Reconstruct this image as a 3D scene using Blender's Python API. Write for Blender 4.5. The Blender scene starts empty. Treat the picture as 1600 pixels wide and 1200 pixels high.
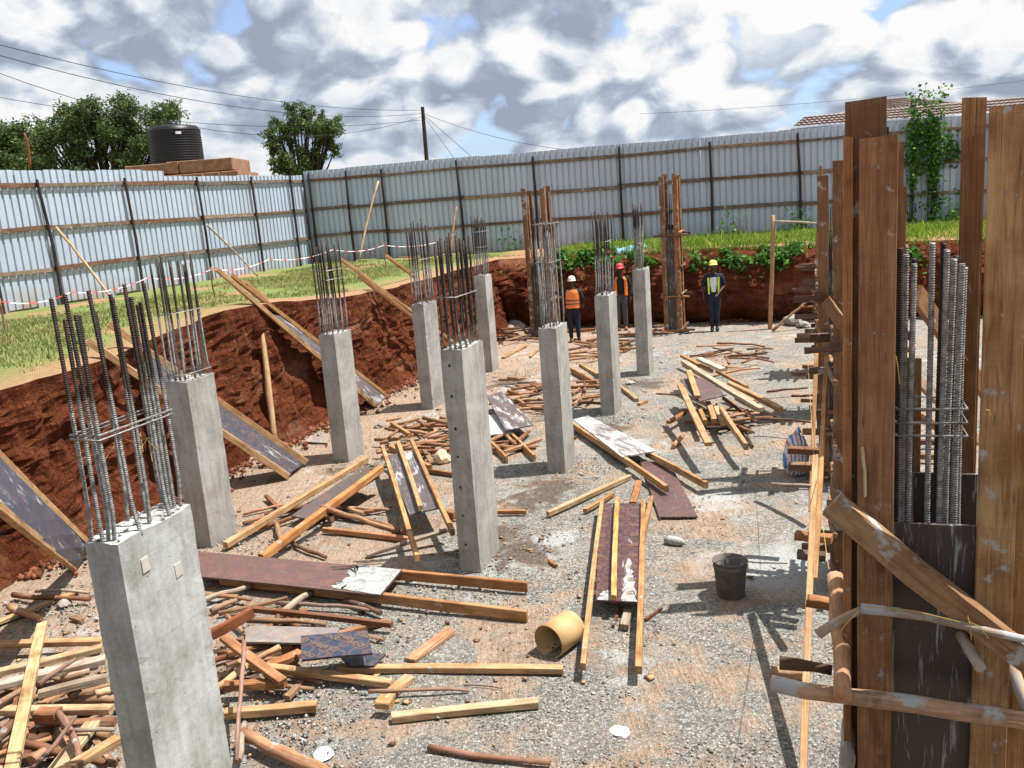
import bpy, bmesh, math, random
import numpy as np
from mathutils import Vector, Matrix, noise, Quaternion
R = math.radians
random.seed(7); rng = np.random.default_rng(7)
S = bpy.context.scene
COL = S.collection

# ---------------------------------------------------------------- camera
F, PITCH, ROLL, H = 1390.1, 0.20268, 0.07693, 3.6
CAM = np.array([0, 0, H])
fw = np.array([0, math.cos(PITCH), -math.sin(PITCH)])
rt0 = np.array([1., 0, 0]); up0 = np.cross(rt0, fw)
rt = math.cos(ROLL)*rt0 - math.sin(ROLL)*up0
up = np.cross(rt, fw)
cd = bpy.data.cameras.new('camera'); co = bpy.data.objects.new('camera', cd); COL.objects.link(co)
cd.sensor_fit = 'HORIZONTAL'; cd.sensor_width = 36.0; cd.lens = F*36.0/1600.0
cd.clip_start = 0.05; cd.clip_end = 3000
m = Matrix((tuple(rt), tuple(up), tuple(-fw))).transposed().to_4x4(); m.translation = Vector(CAM)
co.matrix_world = m
S.camera = co
S.render.resolution_x, S.render.resolution_y = 1024, 768

# ---------------------------------------------------------------- world, sun, exposure
SUN_EL, SUN_AZ = R(67), (1.0, 0.04)          # direction towards the sun in plan
sv = Vector((SUN_AZ[0], SUN_AZ[1], 0)).normalized()*math.cos(SUN_EL) + Vector((0, 0, math.sin(SUN_EL)))
sd = bpy.data.lights.new('sun', 'SUN'); sd.energy = 5.0; sd.angle = R(0.53); sd.color = (1.0, 0.97, 0.925)
so = bpy.data.objects.new('sun', sd); COL.objects.link(so)
so.rotation_euler = sv.to_track_quat('Z', 'Y').to_euler(); so.location = (20, 4, 40)
S.view_settings.view_transform = 'Standard'; S.view_settings.look = 'None'
S.view_settings.gamma = 1.0; S.view_settings.use_curve_mapping = False
S.view_settings.exposure = 0.78
S.render.engine = 'CYCLES'
S.cycles.max_bounces = 6; S.cycles.diffuse_bounces = 1; S.cycles.transparent_max_bounces = 6
try: S.cycles.use_denoising = True
except Exception: pass

class NT:
    """small helper for node trees"""
    def __init__(s, tree): s.t = tree; s.N = tree.nodes; s.L = tree.links
    def n(s, typ, props=None, **ins):
        nd = s.N.new(typ)
        for k, v in (props or {}).items(): setattr(nd, k, v)
        for k, v in ins.items(): s.set(nd, k, v)
        return nd
    def set(s, nd, k, v):
        sock = nd.inputs[int(k[1:])] if k[0] == 'i' and k[1:].isdigit() else nd.inputs[k.replace('_', ' ')]
        if isinstance(v, bpy.types.NodeSocket): s.L.new(v, sock)
        elif isinstance(v, bpy.types.Node): s.L.new(v.outputs[0], sock)
        else: sock.default_value = v
    def math(s, op, a, b=0.0, clamp=False):
        return s.n('ShaderNodeMath', {'operation': op, 'use_clamp': clamp}, i0=a, i1=b).outputs[0]
    def vmath(s, op, a, b=(0, 0, 0)):
        return s.n('ShaderNodeVectorMath', {'operation': op}, i0=a, i1=b).outputs[0]
    def noise(s, vec, scale, detail=4, rough=0.55, dist=0.0, col=False):
        nd = s.n('ShaderNodeTexNoise', None, Vector=vec, Scale=scale, Detail=detail, Roughness=rough, Distortion=dist)
        return nd.outputs[1 if col else 0]
    def ramp(s, fac, stops, interp='LINEAR'):
        nd = s.n('ShaderNodeValToRGB', None, Fac=fac); r = nd.color_ramp; r.interpolation = interp
        while len(r.elements) < len(stops): r.elements.new(0.5)
        for e, (p, c) in zip(r.elements, stops):
            e.position = p; e.color = c if len(c) == 4 else (*c, 1)
        return nd.outputs[0]
    def rng(s, v, a, b, c=0.0, d=1.0):
        return s.n('ShaderNodeMapRange', {'clamp': True}, Value=v, **{'From_Min': a, 'From_Max': b, 'To_Min': c, 'To_Max': d}).outputs[0]
    def mix(s, fac, a, b, mode='MIX'):
        nd = s.n('ShaderNodeMix', {'data_type': 'RGBA', 'blend_type': mode})
        s.set(nd, 'i0', fac)
        for i, v in ((6, a), (7, b)):
            if isinstance(v, (tuple, list)) and len(v) == 3: v = (*v, 1)
            s.set(nd, 'i%d' % i, v)
        return nd.outputs[2]
    def mapping(s, vec, scale=(1, 1, 1), loc=(0, 0, 0), rot=(0, 0, 0)):
        return s.n('ShaderNodeMapping', None, Vector=vec, Scale=scale, Location=loc, Rotation=rot).outputs[0]

W = bpy.data.worlds.new('World'); S.world = W; W.use_nodes = True
w = NT(W.node_tree); w.N.clear()
sky = w.n('ShaderNodeTexSky', {'sky_type': 'NISHITA', 'sun_disc': False, 'sun_elevation': SUN_EL,
          'sun_rotation': math.atan2(SUN_AZ[0], SUN_AZ[1]), 'altitude': 1700, 'air_density': 1.0, 'dust_density': 0.8})
tc = w.n('ShaderNodeTexCoord').outputs['Generated']
nv = w.vmath('NORMALIZE', tc)
dv = w.mapping(nv, (1.0, 1.0, 1.5), (2.3, 7.1, 4.7))
warp = w.vmath('SCALE', w.vmath('SUBTRACT', w.noise(dv, 6.0, 2, col=True), (.5, .5, .5)))
w.N[-1].inputs['Scale'].default_value = 0.10
dw = w.vmath('ADD', dv, warp)
def billow(vec):                                       # rounded cumulus heads on a broad mass
    base = w.noise(vec, 2.3, 8, .60)
    v1 = w.n('ShaderNodeTexVoronoi', {'feature': 'F1'}, Vector=vec, Scale=10.0).outputs['Distance']
    v2 = w.n('ShaderNodeTexVoronoi', {'feature': 'F1'}, Vector=vec, Scale=24.0).outputs['Distance']
    r_ = w.math('ADD', base, w.math('MULTIPLY', w.math('SUBTRACT', .45, v1), .30))
    return w.math('ADD', r_, w.math('MULTIPLY', w.math('SUBTRACT', .45, v2), .15))
dn = billow(dw); dn2 = billow(w.vmath('ADD', dw, (0.018, 0.0, 0.030)))
dens = w.rng(dn, 0.33, 0.385)
lit = w.rng(w.math('SUBTRACT', dn, dn2), -0.065, 0.065)   # more cloud above = shaded flank
thick = w.rng(w.noise(dw, 3.4, 7, .56), 0.38, 0.64, .0, 1.0)
shade = w.math('ADD', w.math('MULTIPLY', lit, 0.50), w.math('MULTIPLY', thick, 0.46))
shade = w.math('ADD', shade, w.math('MULTIPLY', w.math('SUBTRACT', w.noise(dw, 17.0, 7, .66), 0.5), .75))
shade = w.math('ADD', w.math('MULTIPLY', shade, 1.5), .0)
ccol = w.ramp(shade, [(0.06, (.36, .42, .54)), (0.28, (.47, .54, .67)), (0.46, (.60, .67, .78)), (0.62, (.76, .82, .90)), (0.78, (.93, .95, .98)), (0.98, (1.06, 1.06, 1.06))])
ccol = w.vmath('SCALE', ccol); w.N[-1].inputs['Scale'].default_value = 6.6
skc = w.mix(.30, w.vmath('MULTIPLY', sky, (1.0, 1.1, 1.3)), (5.2, 5.8, 6.4))
elev = w.n('ShaderNodeSeparateXYZ', None, Vector=nv).outputs[2]
mask = w.math('MAXIMUM', dens, w.rng(elev, 0.10, -0.02, 0.0, 0.85))
cc = w.mix(mask, skc, ccol)
bg = w.n('ShaderNodeBackground', None, Color=cc, Strength=0.082)
w.L.new(bg.outputs[0], w.n('ShaderNodeOutputWorld').inputs[0])

# ---------------------------------------------------------------- pixel <-> place helpers (photograph calibration)
def ray(px, py): return fw*F + rt*(px-800) - up*(py-600)
def P(px, py, z=0.0):
    d = ray(px, py); return Vector(CAM + d*(z-H)/d[2])
def PY(px, py, y):
    d = ray(px, py); return Vector(CAM + d*y/d[1])
def proj(X):
    d = np.array(X)-CAM; zz = d@fw; return 800+F*(d@rt)/zz, 600-F*(d@up)/zz
TH = 0.33354
D1 = np.array([math.sin(TH), math.cos(TH), 0]); D2 = np.array([math.cos(TH), -math.sin(TH), 0])
O0 = np.array([-0.48, 8.37, 0])
def uv(X): r = np.array([X[0], X[1], 0])-O0; return r@D1, r@D2
def W_(u, v, z=0.0): q = O0+D1*u+D2*v; return Vector((q[0], q[1], z))
def PU(px, py, u):                              # on the vertical plane u = const of the building grid
    d = ray(px, py); c = (u-(CAM-O0)@D1)/(d@D1); return Vector(CAM+d*c)
def zat(x, y, py):
    lo, hi = -1., 9.
    for _ in range(40):
        mid = (lo+hi)/2
        if proj((x, y, mid))[1] > py: lo = mid
        else: hi = mid
    return lo
def nz(x, y, z=0, s=1.0): return noise.noise(Vector((x*s, y*s, z*s)))

# ---------------------------------------------------------------- object helpers
def tag(o, label=None, cat=None, group=None, kind=None):
    if label: o['label'] = label
    if cat: o['category'] = cat
    if group: o['group'] = group
    if kind: o['kind'] = kind
    return o
def link(o, parent=None):
    COL.objects.link(o)
    if parent is not None: o.parent = parent
    return o
def empty(name, loc, label, cat, group=None, rz=0.0):
    o = bpy.data.objects.new(name, None); link(o); o.location = loc; o.rotation_euler.z = rz
    o.empty_display_size = .2
    return tag(o, label, cat, group)
def mesh(name, V, Fc, mat=None, parent=None, smooth=False, color=None):
    me = bpy.data.meshes.new(name); me.from_pydata([tuple(v) for v in V], [], Fc); me.update()
    if mat: me.materials.append(mat)
    if smooth: me.polygons.foreach_set('use_smooth', [True]*len(me.polygons))
    o = bpy.data.objects.new(name, me); link(o, parent)
    if color: o.color = color
    return o
def npmesh(name, V, Fc, mat, parent=None, smooth=False):
    """V (n,3) floats, Fc (m,k) ints: fast"""
    me = bpy.data.meshes.new(name); n, k = len(V), Fc.shape[1]
    me.vertices.add(n); me.vertices.foreach_set('co', np.asarray(V, 'f').ravel())
    me.loops.add(Fc.size); me.loops.foreach_set('vertex_index', Fc.astype('i').ravel())
    me.polygons.add(len(Fc)); me.polygons.foreach_set('loop_start', np.arange(0, Fc.size, k, dtype='i'))
    me.polygons.foreach_set('loop_total', np.full(len(Fc), k, 'i'))
    if smooth: me.polygons.foreach_set('use_smooth', np.ones(len(Fc), bool))
    me.update(calc_edges=True); me.materials.append(mat)
    o = bpy.data.objects.new(name, me); link(o, parent); return o
def setworld(o, M):
    if o.parent is not None:
        o.matrix_parent_inverse = Matrix.Identity(4)
        o.matrix_basis = rootM(o.parent).inverted() @ M
    else: o.matrix_basis = M
def rootM(o):
    Mx = o.matrix_basis.copy(); p = o.parent
    while p is not None: Mx = p.matrix_basis @ Mx; p = p.parent
    return Mx
def along(a, b, roll=0.0, upv=(0, 0, 1)):
    """matrix whose X axis runs a->b, Z as near up as possible, origin at a"""
    a, b = Vector(a), Vector(b); x = (b-a).normalized(); u = Vector(upv)
    if abs(x.dot(u)) > .995: u = Vector((0, 1, 0))
    y = u.cross(x).normalized(); z = x.cross(y)
    M = Matrix((x, y, z)).transposed().to_4x4()
    if roll: M = M @ Matrix.Rotation(roll, 4, 'X')
    M.translation = a
    return M

# ---------------------------------------------------------------- materials
def newmat(name, rough=0.8, metal=0.0, spec=0.5):
    mt = bpy.data.materials.new(name); mt.use_nodes = True
    t = NT(mt.node_tree); b = t.N['Principled BSDF']
    b.inputs['Roughness'].default_value = rough; b.inputs['Metallic'].default_value = metal
    b.inputs['Specular IOR Level'].default_value = spec
    return mt, t, b
def bump(t, b, hgt, dist=0.01, strength=1.0):
    nd = t.n('ShaderNodeBump', None, Strength=strength, Distance=dist, Height=hgt); t.L.new(nd.outputs[0], b.inputs['Normal'])
def objco(t):
    c = t.n('ShaderNodeTexCoord').outputs['Object']; oi = t.n('ShaderNodeObjectInfo')
    off = t.n('ShaderNodeCombineXYZ', None, X=t.math('MULTIPLY', oi.outputs['Random'], 37.0), Y=t.math('MULTIPLY', oi.outputs['Random'], 11.0))
    return t.vmath('ADD', c, off.outputs[0]), c, oi
def posco(t): return t.n('ShaderNodeNewGeometry').outputs['Position']

def m_wood():
    mt, t, b = newmat('timber', 0.75, spec=0.25)
    c, raw, oi = objco(t); base = oi.outputs['Color']; al = oi.outputs['Alpha']
    g1 = t.noise(t.mapping(c, (1.3, 30, 30)), 1.6, 6, 0.6, 0.8)
    g2 = t.noise(t.mapping(c, (3, 90, 90)), 2.0, 4, 0.6)
    saw = t.noise(t.mapping(c, (55, 4, 4), rot=(0, 0, .35)), 1.5, 3, .5)
    blot = t.noise(c, 4.0, 4, 0.6)
    f = t.math('ADD', t.math('MULTIPLY', g1, 0.62), t.math('MULTIPLY', g2, 0.38))
    col = t.mix(1.0, base, t.ramp(f, [(0.28, (.34, .26, .20)), (0.44, (.78, .72, .66)), (0.56, (1.03, 1.0, .97)), (0.75, (1.32, 1.32, 1.28))]), 'MULTIPLY')
    col = t.mix(t.rng(blot, .42, .68, 0, .75), col, t.mix(1.0, col, (.58, .45, .36), 'MULTIPLY'))
    col = t.mix(t.rng(saw, .5, .75, 0, .28), col, t.mix(1.0, col, (.6, .55, .5), 'MULTIPLY'))
    kn = t.n('ShaderNodeTexVoronoi', None, Vector=t.mapping(c, (1.1, 5, 5)), Scale=2.2).outputs['Distance']
    col = t.mix(t.rng(kn, .10, .03, 0, .75), col, (.10, .05, .025))
    st2 = t.noise(t.mapping(c, (.8, 5, 5)), 2.4, 6, .7, .8); col = t.mix(t.rng(st2, .52, .66, 0, .6), col, t.mix(1.0, col, (.45, .36, .30), 'MULTIPLY'))
    crk = t.noise(t.mapping(c, (.7, 60, 60)), 1.0, 3, .5); col = t.mix(t.rng(crk, .68, .72, 0, .8), col, (.05, .03, .02))
    cem = t.noise(c, 7.0, 6, 0.65)                       # dried cement, amount = 1 - object alpha
    cm = t.rng(t.math('ADD', cem, t.math('MULTIPLY', t.math('SUBTRACT', 1.0, al), 0.34)), .64, .70)
    col = t.mix(cm, col, (.34, .335, .315))
    t.L.new(col, b.inputs['Base Color'])
    bump(t, b, t.math('ADD', t.math('ADD', g1, t.math('MULTIPLY', g2, .5)), t.math('MULTIPLY', saw, .35)), 0.006, .7)
    return mt
def m_bark():
    mt, t, b = newmat('peeled_stick', 0.85, spec=0.2)
    c, raw, oi = objco(t); base = oi.outputs['Color']
    g1 = t.noise(t.mapping(c, (2, 22, 22)), 1.8, 6, .65, .6); g2 = t.noise(c, 9, 4, .6)
    f = t.math('ADD', t.math('MULTIPLY', g1, .65), t.math('MULTIPLY', g2, .35))
    col = t.mix(1.0, base, t.ramp(f, [(.28, (.35, .28, .24)), (.5, (.9, .85, .8)), (.72, (1.35, 1.3, 1.25))]), 'MULTIPLY')
    cm = t.rng(t.math('ADD', t.noise(c, 5, 5, .6), t.math('MULTIPLY', t.math('SUBTRACT', 1.0, oi.outputs['Alpha']), .34)), .62, .7)
    col = t.mix(cm, col, (.38, .38, .37))
    t.L.new(col, b.inputs['Base Color']); bump(t, b, f, .008, .9)
    return mt
def m_ply():
    mt, t, b = newmat('film_faced_plywood', 0.5, spec=0.5)
    c, raw, oi = objco(t); base = oi.outputs['Color']
    n1 = t.noise(c, 5, 6, .6); n2 = t.math('ADD', t.math('MULTIPLY', t.noise(t.mapping(c, (1.2, 4.5, 3)), 1.5, 5, .6, .6), .6), t.math('MULTIPLY', t.noise(t.mapping(c, (2.5, 26, 3)), 1.6, 6, .65, .4), .4)); n3 = t.noise(c, 22, 4, .6)
    # faint ring print like the logos of film faced board
    vo = t.n('ShaderNodeTexVoronoi', None, Vector=raw, Scale=7.5, Randomness=.35).outputs['Distance']
    ring = t.math('MULTIPLY', t.rng(vo, .34, .38), t.rng(vo, .52, .47))
    col = t.mix(t.math('MULTIPLY', ring, .30), base, (.20, .09, .06))
    col = t.mix(t.rng(n1, .45, .7, 0, .6), col, t.mix(1.0, col, (1.7, 1.35, 1.15), 'MULTIPLY'))
    white = t.rng(t.math('ADD', n2, t.math('MULTIPLY', t.math('SUBTRACT', 1.0, oi.outputs['Alpha']),   .42)), .63, .74)
    wc = t.mix(t.rng(n3, .35, .65), (.36, .36, .345), (.62, .61, .58))
    col = t.mix(white, col, wc)
    t.L.new(col, b.inputs['Base Color'])
    t.L.new(t.mix(white, t.n('ShaderNodeCombineColor', None, Red=.52, Green=.52, Blue=.52).outputs[0], (.8, .8, .8)), b.inputs['Roughness'])
    bump(t, b, t.math('ADD', white, t.math('MULTIPLY', n3, .4)), .003, .6)
    return mt
def m_concrete():
    mt, t, b = newmat('cast_concrete', 0.88, spec=0.25)
    c, raw, oi = objco(t)
    n1 = t.noise(c, 2.3, 6, .62, .4); n2 = t.noise(c, 26, 5, .65); vert = t.noise(t.mapping(c, (14, 14, 1.3)), 1.2, 5, .6)
    f = t.math('ADD', t.math('MULTIPLY', n1, .5), t.math('ADD', t.math('MULTIPLY', n2, .22), t.math('MULTIPLY', vert, .28)))
    col = t.ramp(f, [(.33, (.19, .178, .155)), (.45, (.31, .295, .268)), (.54, (.39, .38, .355)), (.70, (.50, .49, .465))])
    bl = t.noise(t.mapping(c, (2.2, 2.2, 1.0)), 1.4, 6, .65, .8); col = t.mix(t.rng(bl, .47, .62, 0, .38), col, t.mix(1.0, col, (.58, .54, .48), 'MULTIPLY'))
    col = t.mix(1.0, col, oi.outputs['Color'], 'MULTIPLY')
    z = t.n('ShaderNodeSeparateXYZ', None, Vector=raw).outputs[2]
    fw_ = t.math('ABSOLUTE', t.math('SUBTRACT', t.math('FRACT', t.math('ADD', t.math('MULTIPLY', z, 1.9), t.math('MULTIPLY', n1, .10))), .5))
    col = t.mix(t.rng(fw_, .012, .0, 0, .35), col, (.22, .21, .2))
    pores = t.n('ShaderNodeTexVoronoi', None, Vector=c, Scale=17.0).outputs['Distance']
    pm = t.math('MULTIPLY', t.rng(pores, .11, .05), t.rng(t.noise(c, 3, 2, .5), .47, .6))
    col = t.mix(t.math('MULTIPLY', pm, .75), col, (.10, .095, .09))
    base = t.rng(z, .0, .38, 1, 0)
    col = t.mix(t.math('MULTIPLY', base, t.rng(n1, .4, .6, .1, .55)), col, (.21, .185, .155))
    t.L.new(col, b.inputs['Base Color'])
    bump(t, b, t.math('SUBTRACT', t.math('ADD', t.math('MULTIPLY', n2, .6), t.math('MULTIPLY', n1, .6)), t.math('MULTIPLY', pm, 1.2)), .006, .8)
    return mt
def m_rebar():
    mt, t, b = newmat('rebar_steel', 0.6, metal=0.35, spec=0.4)
    c, raw, oi = objco(t); z = t.n('ShaderNodeSeparateXYZ', None, Vector=raw).outputs[2]
    n1 = t.noise(c, 9, 4, .6)
    lvl = oi.outputs['Alpha']                            # height up to which cement sticks to the bar
    k = t.rng(t.math('SUBTRACT', t.math('ADD', z, t.math('MULTIPLY', n1, .35)), lvl), .12, .26, 1, 0)
    rust = t.mix(t.rng(n1, .45, .7), (.028, .023, .021), (.085, .045, .028))
    col = t.mix(k, rust, t.mix(t.rng(t.noise(c, 30, 4, .6), .35, .65), (.16, .158, .15), (.37, .36, .345)))
    t.L.new(col, b.inputs['Base Color'])
    wv = t.n('ShaderNodeTexWave', {'bands_direction': 'Z'}, Vector=raw, Scale=26.0, Distortion=.3).outputs['Fac']
    bump(t, b, wv, .004, .8)
    return mt
def m_earth():
    mt, t, b = newmat('red_earth', 0.95, spec=0.1)
    c = posco(t)
    n1 = t.noise(c, 1.5, 6, .6, .5); n2 = t.noise(c, 9, 8, .68); n3 = t.noise(t.mapping(c, (9, 9, 1.6), rot=(.25, .2, 0)), 2.0, 6, .65)
    f = t.math('ADD', t.math('MULTIPLY', n1, .35), t.math('ADD', t.math('MULTIPLY', n2, .4), t.math('MULTIPLY', n3, .25)))
    col = t.ramp(f, [(.32, (.042, .011, .005)), (.44, (.12, .030, .013)), (.55, (.21, .060, .026)), (.72, (.34, .125, .058))])
    dry = t.rng(t.noise(t.mapping(c, (1, 1, 2.2)), .9, 6, .65), .54, .66, 0, .55); col = t.mix(dry, col, t.mix(n2, (.26, .10, .05), (.46, .24, .14)))
    t.L.new(col, b.inputs['Base Color'])
    bump(t, b, t.math('ADD', t.math('MULTIPLY', n2, 1.0), t.math('MULTIPLY', n3, 1.0)), .16, 1.0)
    return mt
def m_bank():
    mt, t, b = newmat('grassy_ground', 0.95, spec=0.1)
    c = posco(t)
    n1 = t.noise(c, .55, 6, .62); n2 = t.noise(c, 14, 6, .7)
    rel = t.vmath('SUBTRACT', c, tuple(O0)); v = t.n('ShaderNodeVectorMath', {'operation': 'DOT_PRODUCT'}, i0=rel, i1=tuple(D2)).outputs['Value']
    soil = t.mix(n2, (.24, .11, .06), (.50, .29, .18))
    gr = t.mix(n2, (.10, .135, .035), (.25, .29, .10))
    rim = t.rng(t.math('ADD', v, t.math('MULTIPLY', n1, 1.6)), -5.3, -4.4)
    col = t.mix(t.math('MAXIMUM', t.rng(n1, .53, .60), rim), gr, soil)
    t.L.new(col, b.inputs['Base Color']); bump(t, b, n2, .05, 1)
    return mt
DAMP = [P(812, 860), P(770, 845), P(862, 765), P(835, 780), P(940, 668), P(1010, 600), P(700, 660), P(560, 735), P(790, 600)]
def m_floor():
    mt, t, b = newmat('pit_floor', 0.93, spec=0.15)
    c = posco(t)
    rel = t.vmath('SUBTRACT', c, tuple(O0))
    v = t.n('ShaderNodeVectorMath', {'operation': 'DOT_PRODUCT'}, i0=rel, i1=tuple(D2)).outputs['Value']
    n0 = t.noise(c, .8, 5, .6, .6); n1 = t.noise(c, 3.2, 6, .65, .4); n2 = t.noise(c, 30, 6, .7); n3 = t.noise(c, 110, 3, .6)
    tan = t.mix(t.rng(n2, .3, .7), (.33, .235, .17), (.60, .45, .335))
    st = t.noise(t.mapping(c, (34, 2.2, 1), rot=(0, 0, -.55)), 1.3, 4, .6, .6)
    tan = t.mix(t.rng(st, .46, .60, 0, .75), tan, t.mix(1.0, tan, (.66, .60, .55), 'MULTIPLY'))
    vo = t.n('ShaderNodeTexVoronoi', None, Vector=c, Scale=60.0)
    vcol = t.n('ShaderNodeSeparateColor', None, Color=vo.outputs['Color']).outputs[0]
    grey = t.ramp(vcol, [(0, (.15, .15, .134)), (.5, (.315, .305, .272)), (.9, (.46, .45, .41)), (1, (.58, .57, .54))])
    big_ = t.noise(c, 1.7, 5, .6); grey = t.mix(t.rng(big_, .42, .6, 0, .5), grey, t.mix(1.0, grey, (1.38, 1.25, 1.08), 'MULTIPLY'))
    grey = t.mix(t.rng(vo.outputs['Distance'], .45, .8, 0, .7), grey, (.17, .145, .115))
    g = t.math('ADD', t.math('MULTIPLY', n0, .75), t.math('MULTIPLY', n1, .45))
    g = t.math('ADD', g, t.rng(v, -5.0, -.6, -.30, .015))
    col = t.mix(t.rng(g, .53, .62), tan, grey)
    tr_ = t.noise(t.mapping(c, (1, 1.8, 1), rot=(0, 0, .5)), 2.6, 6, .7, 1.2)
    col = t.mix(t.rng(tr_, .50, .62, 0, .4), col, t.mix(1.0, col, (.60, .55, .50), 'MULTIPLY'))
    # dried cement slurry
    sl = t.math('MULTIPLY', t.rng(n1, .50, .60), t.rng(t.noise(c, .45, 3, .5), .50, .60))
    col = t.mix(t.math('MULTIPLY', sl, .6), col, (.56, .55, .52))
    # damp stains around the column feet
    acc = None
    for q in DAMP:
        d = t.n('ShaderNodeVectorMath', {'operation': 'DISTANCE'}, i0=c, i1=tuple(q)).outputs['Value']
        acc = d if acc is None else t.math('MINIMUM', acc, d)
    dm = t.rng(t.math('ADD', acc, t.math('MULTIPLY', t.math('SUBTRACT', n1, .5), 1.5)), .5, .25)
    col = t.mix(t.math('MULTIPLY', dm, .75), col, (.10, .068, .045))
    # two spilt cement patches
    for q, r_ in ((P(1215, 885), .75), (P(870, 845), .3), (P(1120, 780), .4)):
        d = t.n('ShaderNodeVectorMath', {'operation': 'DISTANCE'}, i0=c, i1=tuple(q)).outputs['Value']
        k = t.rng(t.math('ADD', d, t.math('MULTIPLY', t.math('SUBTRACT', n1, .5), 1.6)), r_, r_*.4, 0, .75)
        col = t.mix(k, col, t.mix(n2, (.42, .43, .42), (.66, .67, .66)))
    t.L.new(col, b.inputs['Base Color'])
    bump(t, b, t.math('ADD', t.math('MULTIPLY', n2, 1.1), t.math('ADD', t.math('MULTIPLY', vo.outputs['Distance'], -.35), t.math('ADD', t.math('MULTIPLY', st, .2), t.math('MULTIPLY', tr_, 1.3)))), .045, 1.0)
    return mt
def m_island(name, stops, rough=.8, trans=0.0, spec=.2):
    mt, t, b = newmat(name, rough, spec=spec)
    r = t.n('ShaderNodeNewGeometry').outputs['Random Per Island']
    n = t.noise(posco(t), 1.3, 3, .6)
    f = t.math('ADD', t.math('MULTIPLY', r, .6), t.math('MULTIPLY', n, .4))
    col = t.ramp(f, stops); t.L.new(col, b.inputs['Base Color'])
    if trans:
        tr = t.n('ShaderNodeBsdfTranslucent', None, Color=col); ms = t.n('ShaderNodeMixShader', None, i0=trans, i1=b.outputs[0], i2=tr.outputs[0])
        t.L.new(ms.outputs[0], t.N['Material Output'].inputs[0])
    return mt
def m_sheet():
    mt, t, b = newmat('galvanised_sheet', 0.45, metal=0.0, spec=0.5)
    c, raw, oi = objco(t)
    n1 = t.noise(c, 1.1, 4, .6); n2 = t.noise(t.mapping(c, (9, 9, .8)), 1.5, 5, .65)
    col = t.mix(n2, (.33, .41, .51), (.54, .61, .695))
    col = t.mix(t.math('MULTIPLY', oi.outputs['Random'], .55), col, (.36, .42, .49))
    run = t.noise(t.mapping(c, (16, 16, .5)), 1.2, 5, .7)
    col = t.mix(t.rng(run, .62, .75, 0, .55), col, (.24, .17, .13))
    z = t.n('ShaderNodeSeparateXYZ', None, Vector=raw).outputs[2]
    dirt = t.math('MULTIPLY', t.rng(z, .55, 0.0), t.rng(n1, .35, .6, .2, .8))
    col = t.mix(dirt, col, (.32, .20, .14))
    t.L.new(col, b.inputs['Base Color']); bump(t, b, n1, .03, .5)
    return mt
def m_plain(name, colr, rough=.7, metal=0.0, var=.25, scale=8, bmp=.003, spec=.4):
    mt, t, b = newmat(name, rough, metal, spec)
    c, raw, oi = objco(t); n1 = t.noise(c, scale, 5, .6)
    lo = tuple(x*(1-var) for x in colr); hi = tuple(min(1, x*(1+var)) for x in colr)
    t.L.new(t.mix(t.rng(n1, .3, .7), lo, hi), b.inputs['Base Color']); bump(t, b, n1, bmp, .7)
    return mt

def m_plyv():
    mt, t, b = newmat('cement_streaked_plywood', 0.5, spec=0.5)
    c, raw, oi = objco(t)
    v1 = t.noise(t.mapping(c, (22, 6, 1.6)), 1.5, 6, .65, .5); n1 = t.noise(c, 3.0, 4, .6)
    # X of a board runs bottom to top or across, so streak along the world's vertical
    p = posco(t); v1 = t.noise(t.mapping(p, (26, 26, 2.2)), 1.4, 6, .62, .5)
    col = t.mix(n1, (.020, .016, .015), (.075, .05, .04))
    k = t.math('MULTIPLY', t.rng(t.math('ADD', v1, t.math('MULTIPLY', n1, .25)), .68, .76), .85)
    col = t.mix(k, col, (.30, .31, .31)); t.L.new(col, b.inputs['Base Color']); bump(t, b, k, .004, .6); return mt
PLYV = m_plyv()
WOOD, BARK, PLY, CONC, REBAR, EARTH, BANK, FLOOR, SHEET = m_wood(), m_bark(), m_ply(), m_concrete(), m_rebar(), m_earth(), m_bank(), m_floor(), m_sheet()
GRAVEL = m_island('gravel_stones', [(.15, (.10, .10, .09)), (.45, (.24, .238, .215)), (.7, (.38, .375, .345)), (.9, (.56, .55, .52))], .9)
CLOD = m_island('earth_clods', [(.2, (.07, .022, .012)), (.5, (.16, .052, .026)), (.8, (.25, .095, .05))], .95)
GRASSM = m_island('grass_blades', [(.2, (.09, .14, .03)), (.40, (.21, .27, .07)), (.58, (.38, .39, .14)), (.8, (.55, .48, .25))], .7, .35)
LUSH = m_island('lush_grass_blades', [(.2, (.07, .15, .018)), (.43, (.18, .32, .035)), (.62, (.34, .47, .07)), (.85, (.52, .55, .16))], .65, .4)
LEAFD = m_island('tree_leaves', [(.2, (.03, .06, .018)), (.45, (.075, .125, .035)), (.7, (.14, .20, .06)), (.9, (.22, .27, .10))], .6, .3)
LEAFW = m_island('weed_leaves', [(.2, (.03, .09, .015)), (.5, (.07, .19, .03)), (.8, (.16, .32, .06))], .55, .35)
BRICKM = m_plain('laterite_stone', (.27, .145, .085), .9, var=.35, scale=5, bmp=.02)
BLACKPL = m_plain('black_plastic', (.007, .008, .011), .42, var=.2, spec=.35)
DARKPOST = m_plain('dark_post_timber', (.030, .020, .017), .8, var=.5, scale=14, bmp=.01)
SKIN = m_plain('skin', (.055, .028, .018), .55, var=.15, spec=.4)
WHITE = m_plain('white_cloth', (.70, .72, .75), .85, var=.12)
ORANGE = m_plain('orange_vest', (.85, .22, .05), .7, var=.15)
YELLOWV = m_plain('lime_vest', (.62, .78, .08), .7, var=.12)
NAVY = m_plain('navy_cloth', (.012, .016, .035), .85, var=.3)
GREYC = m_plain('grey_cloth', (.075, .08, .085), .85, var=.3)
BLACKC = m_plain('black_cloth', (.014, .014, .016), .85, var=.3)
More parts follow.
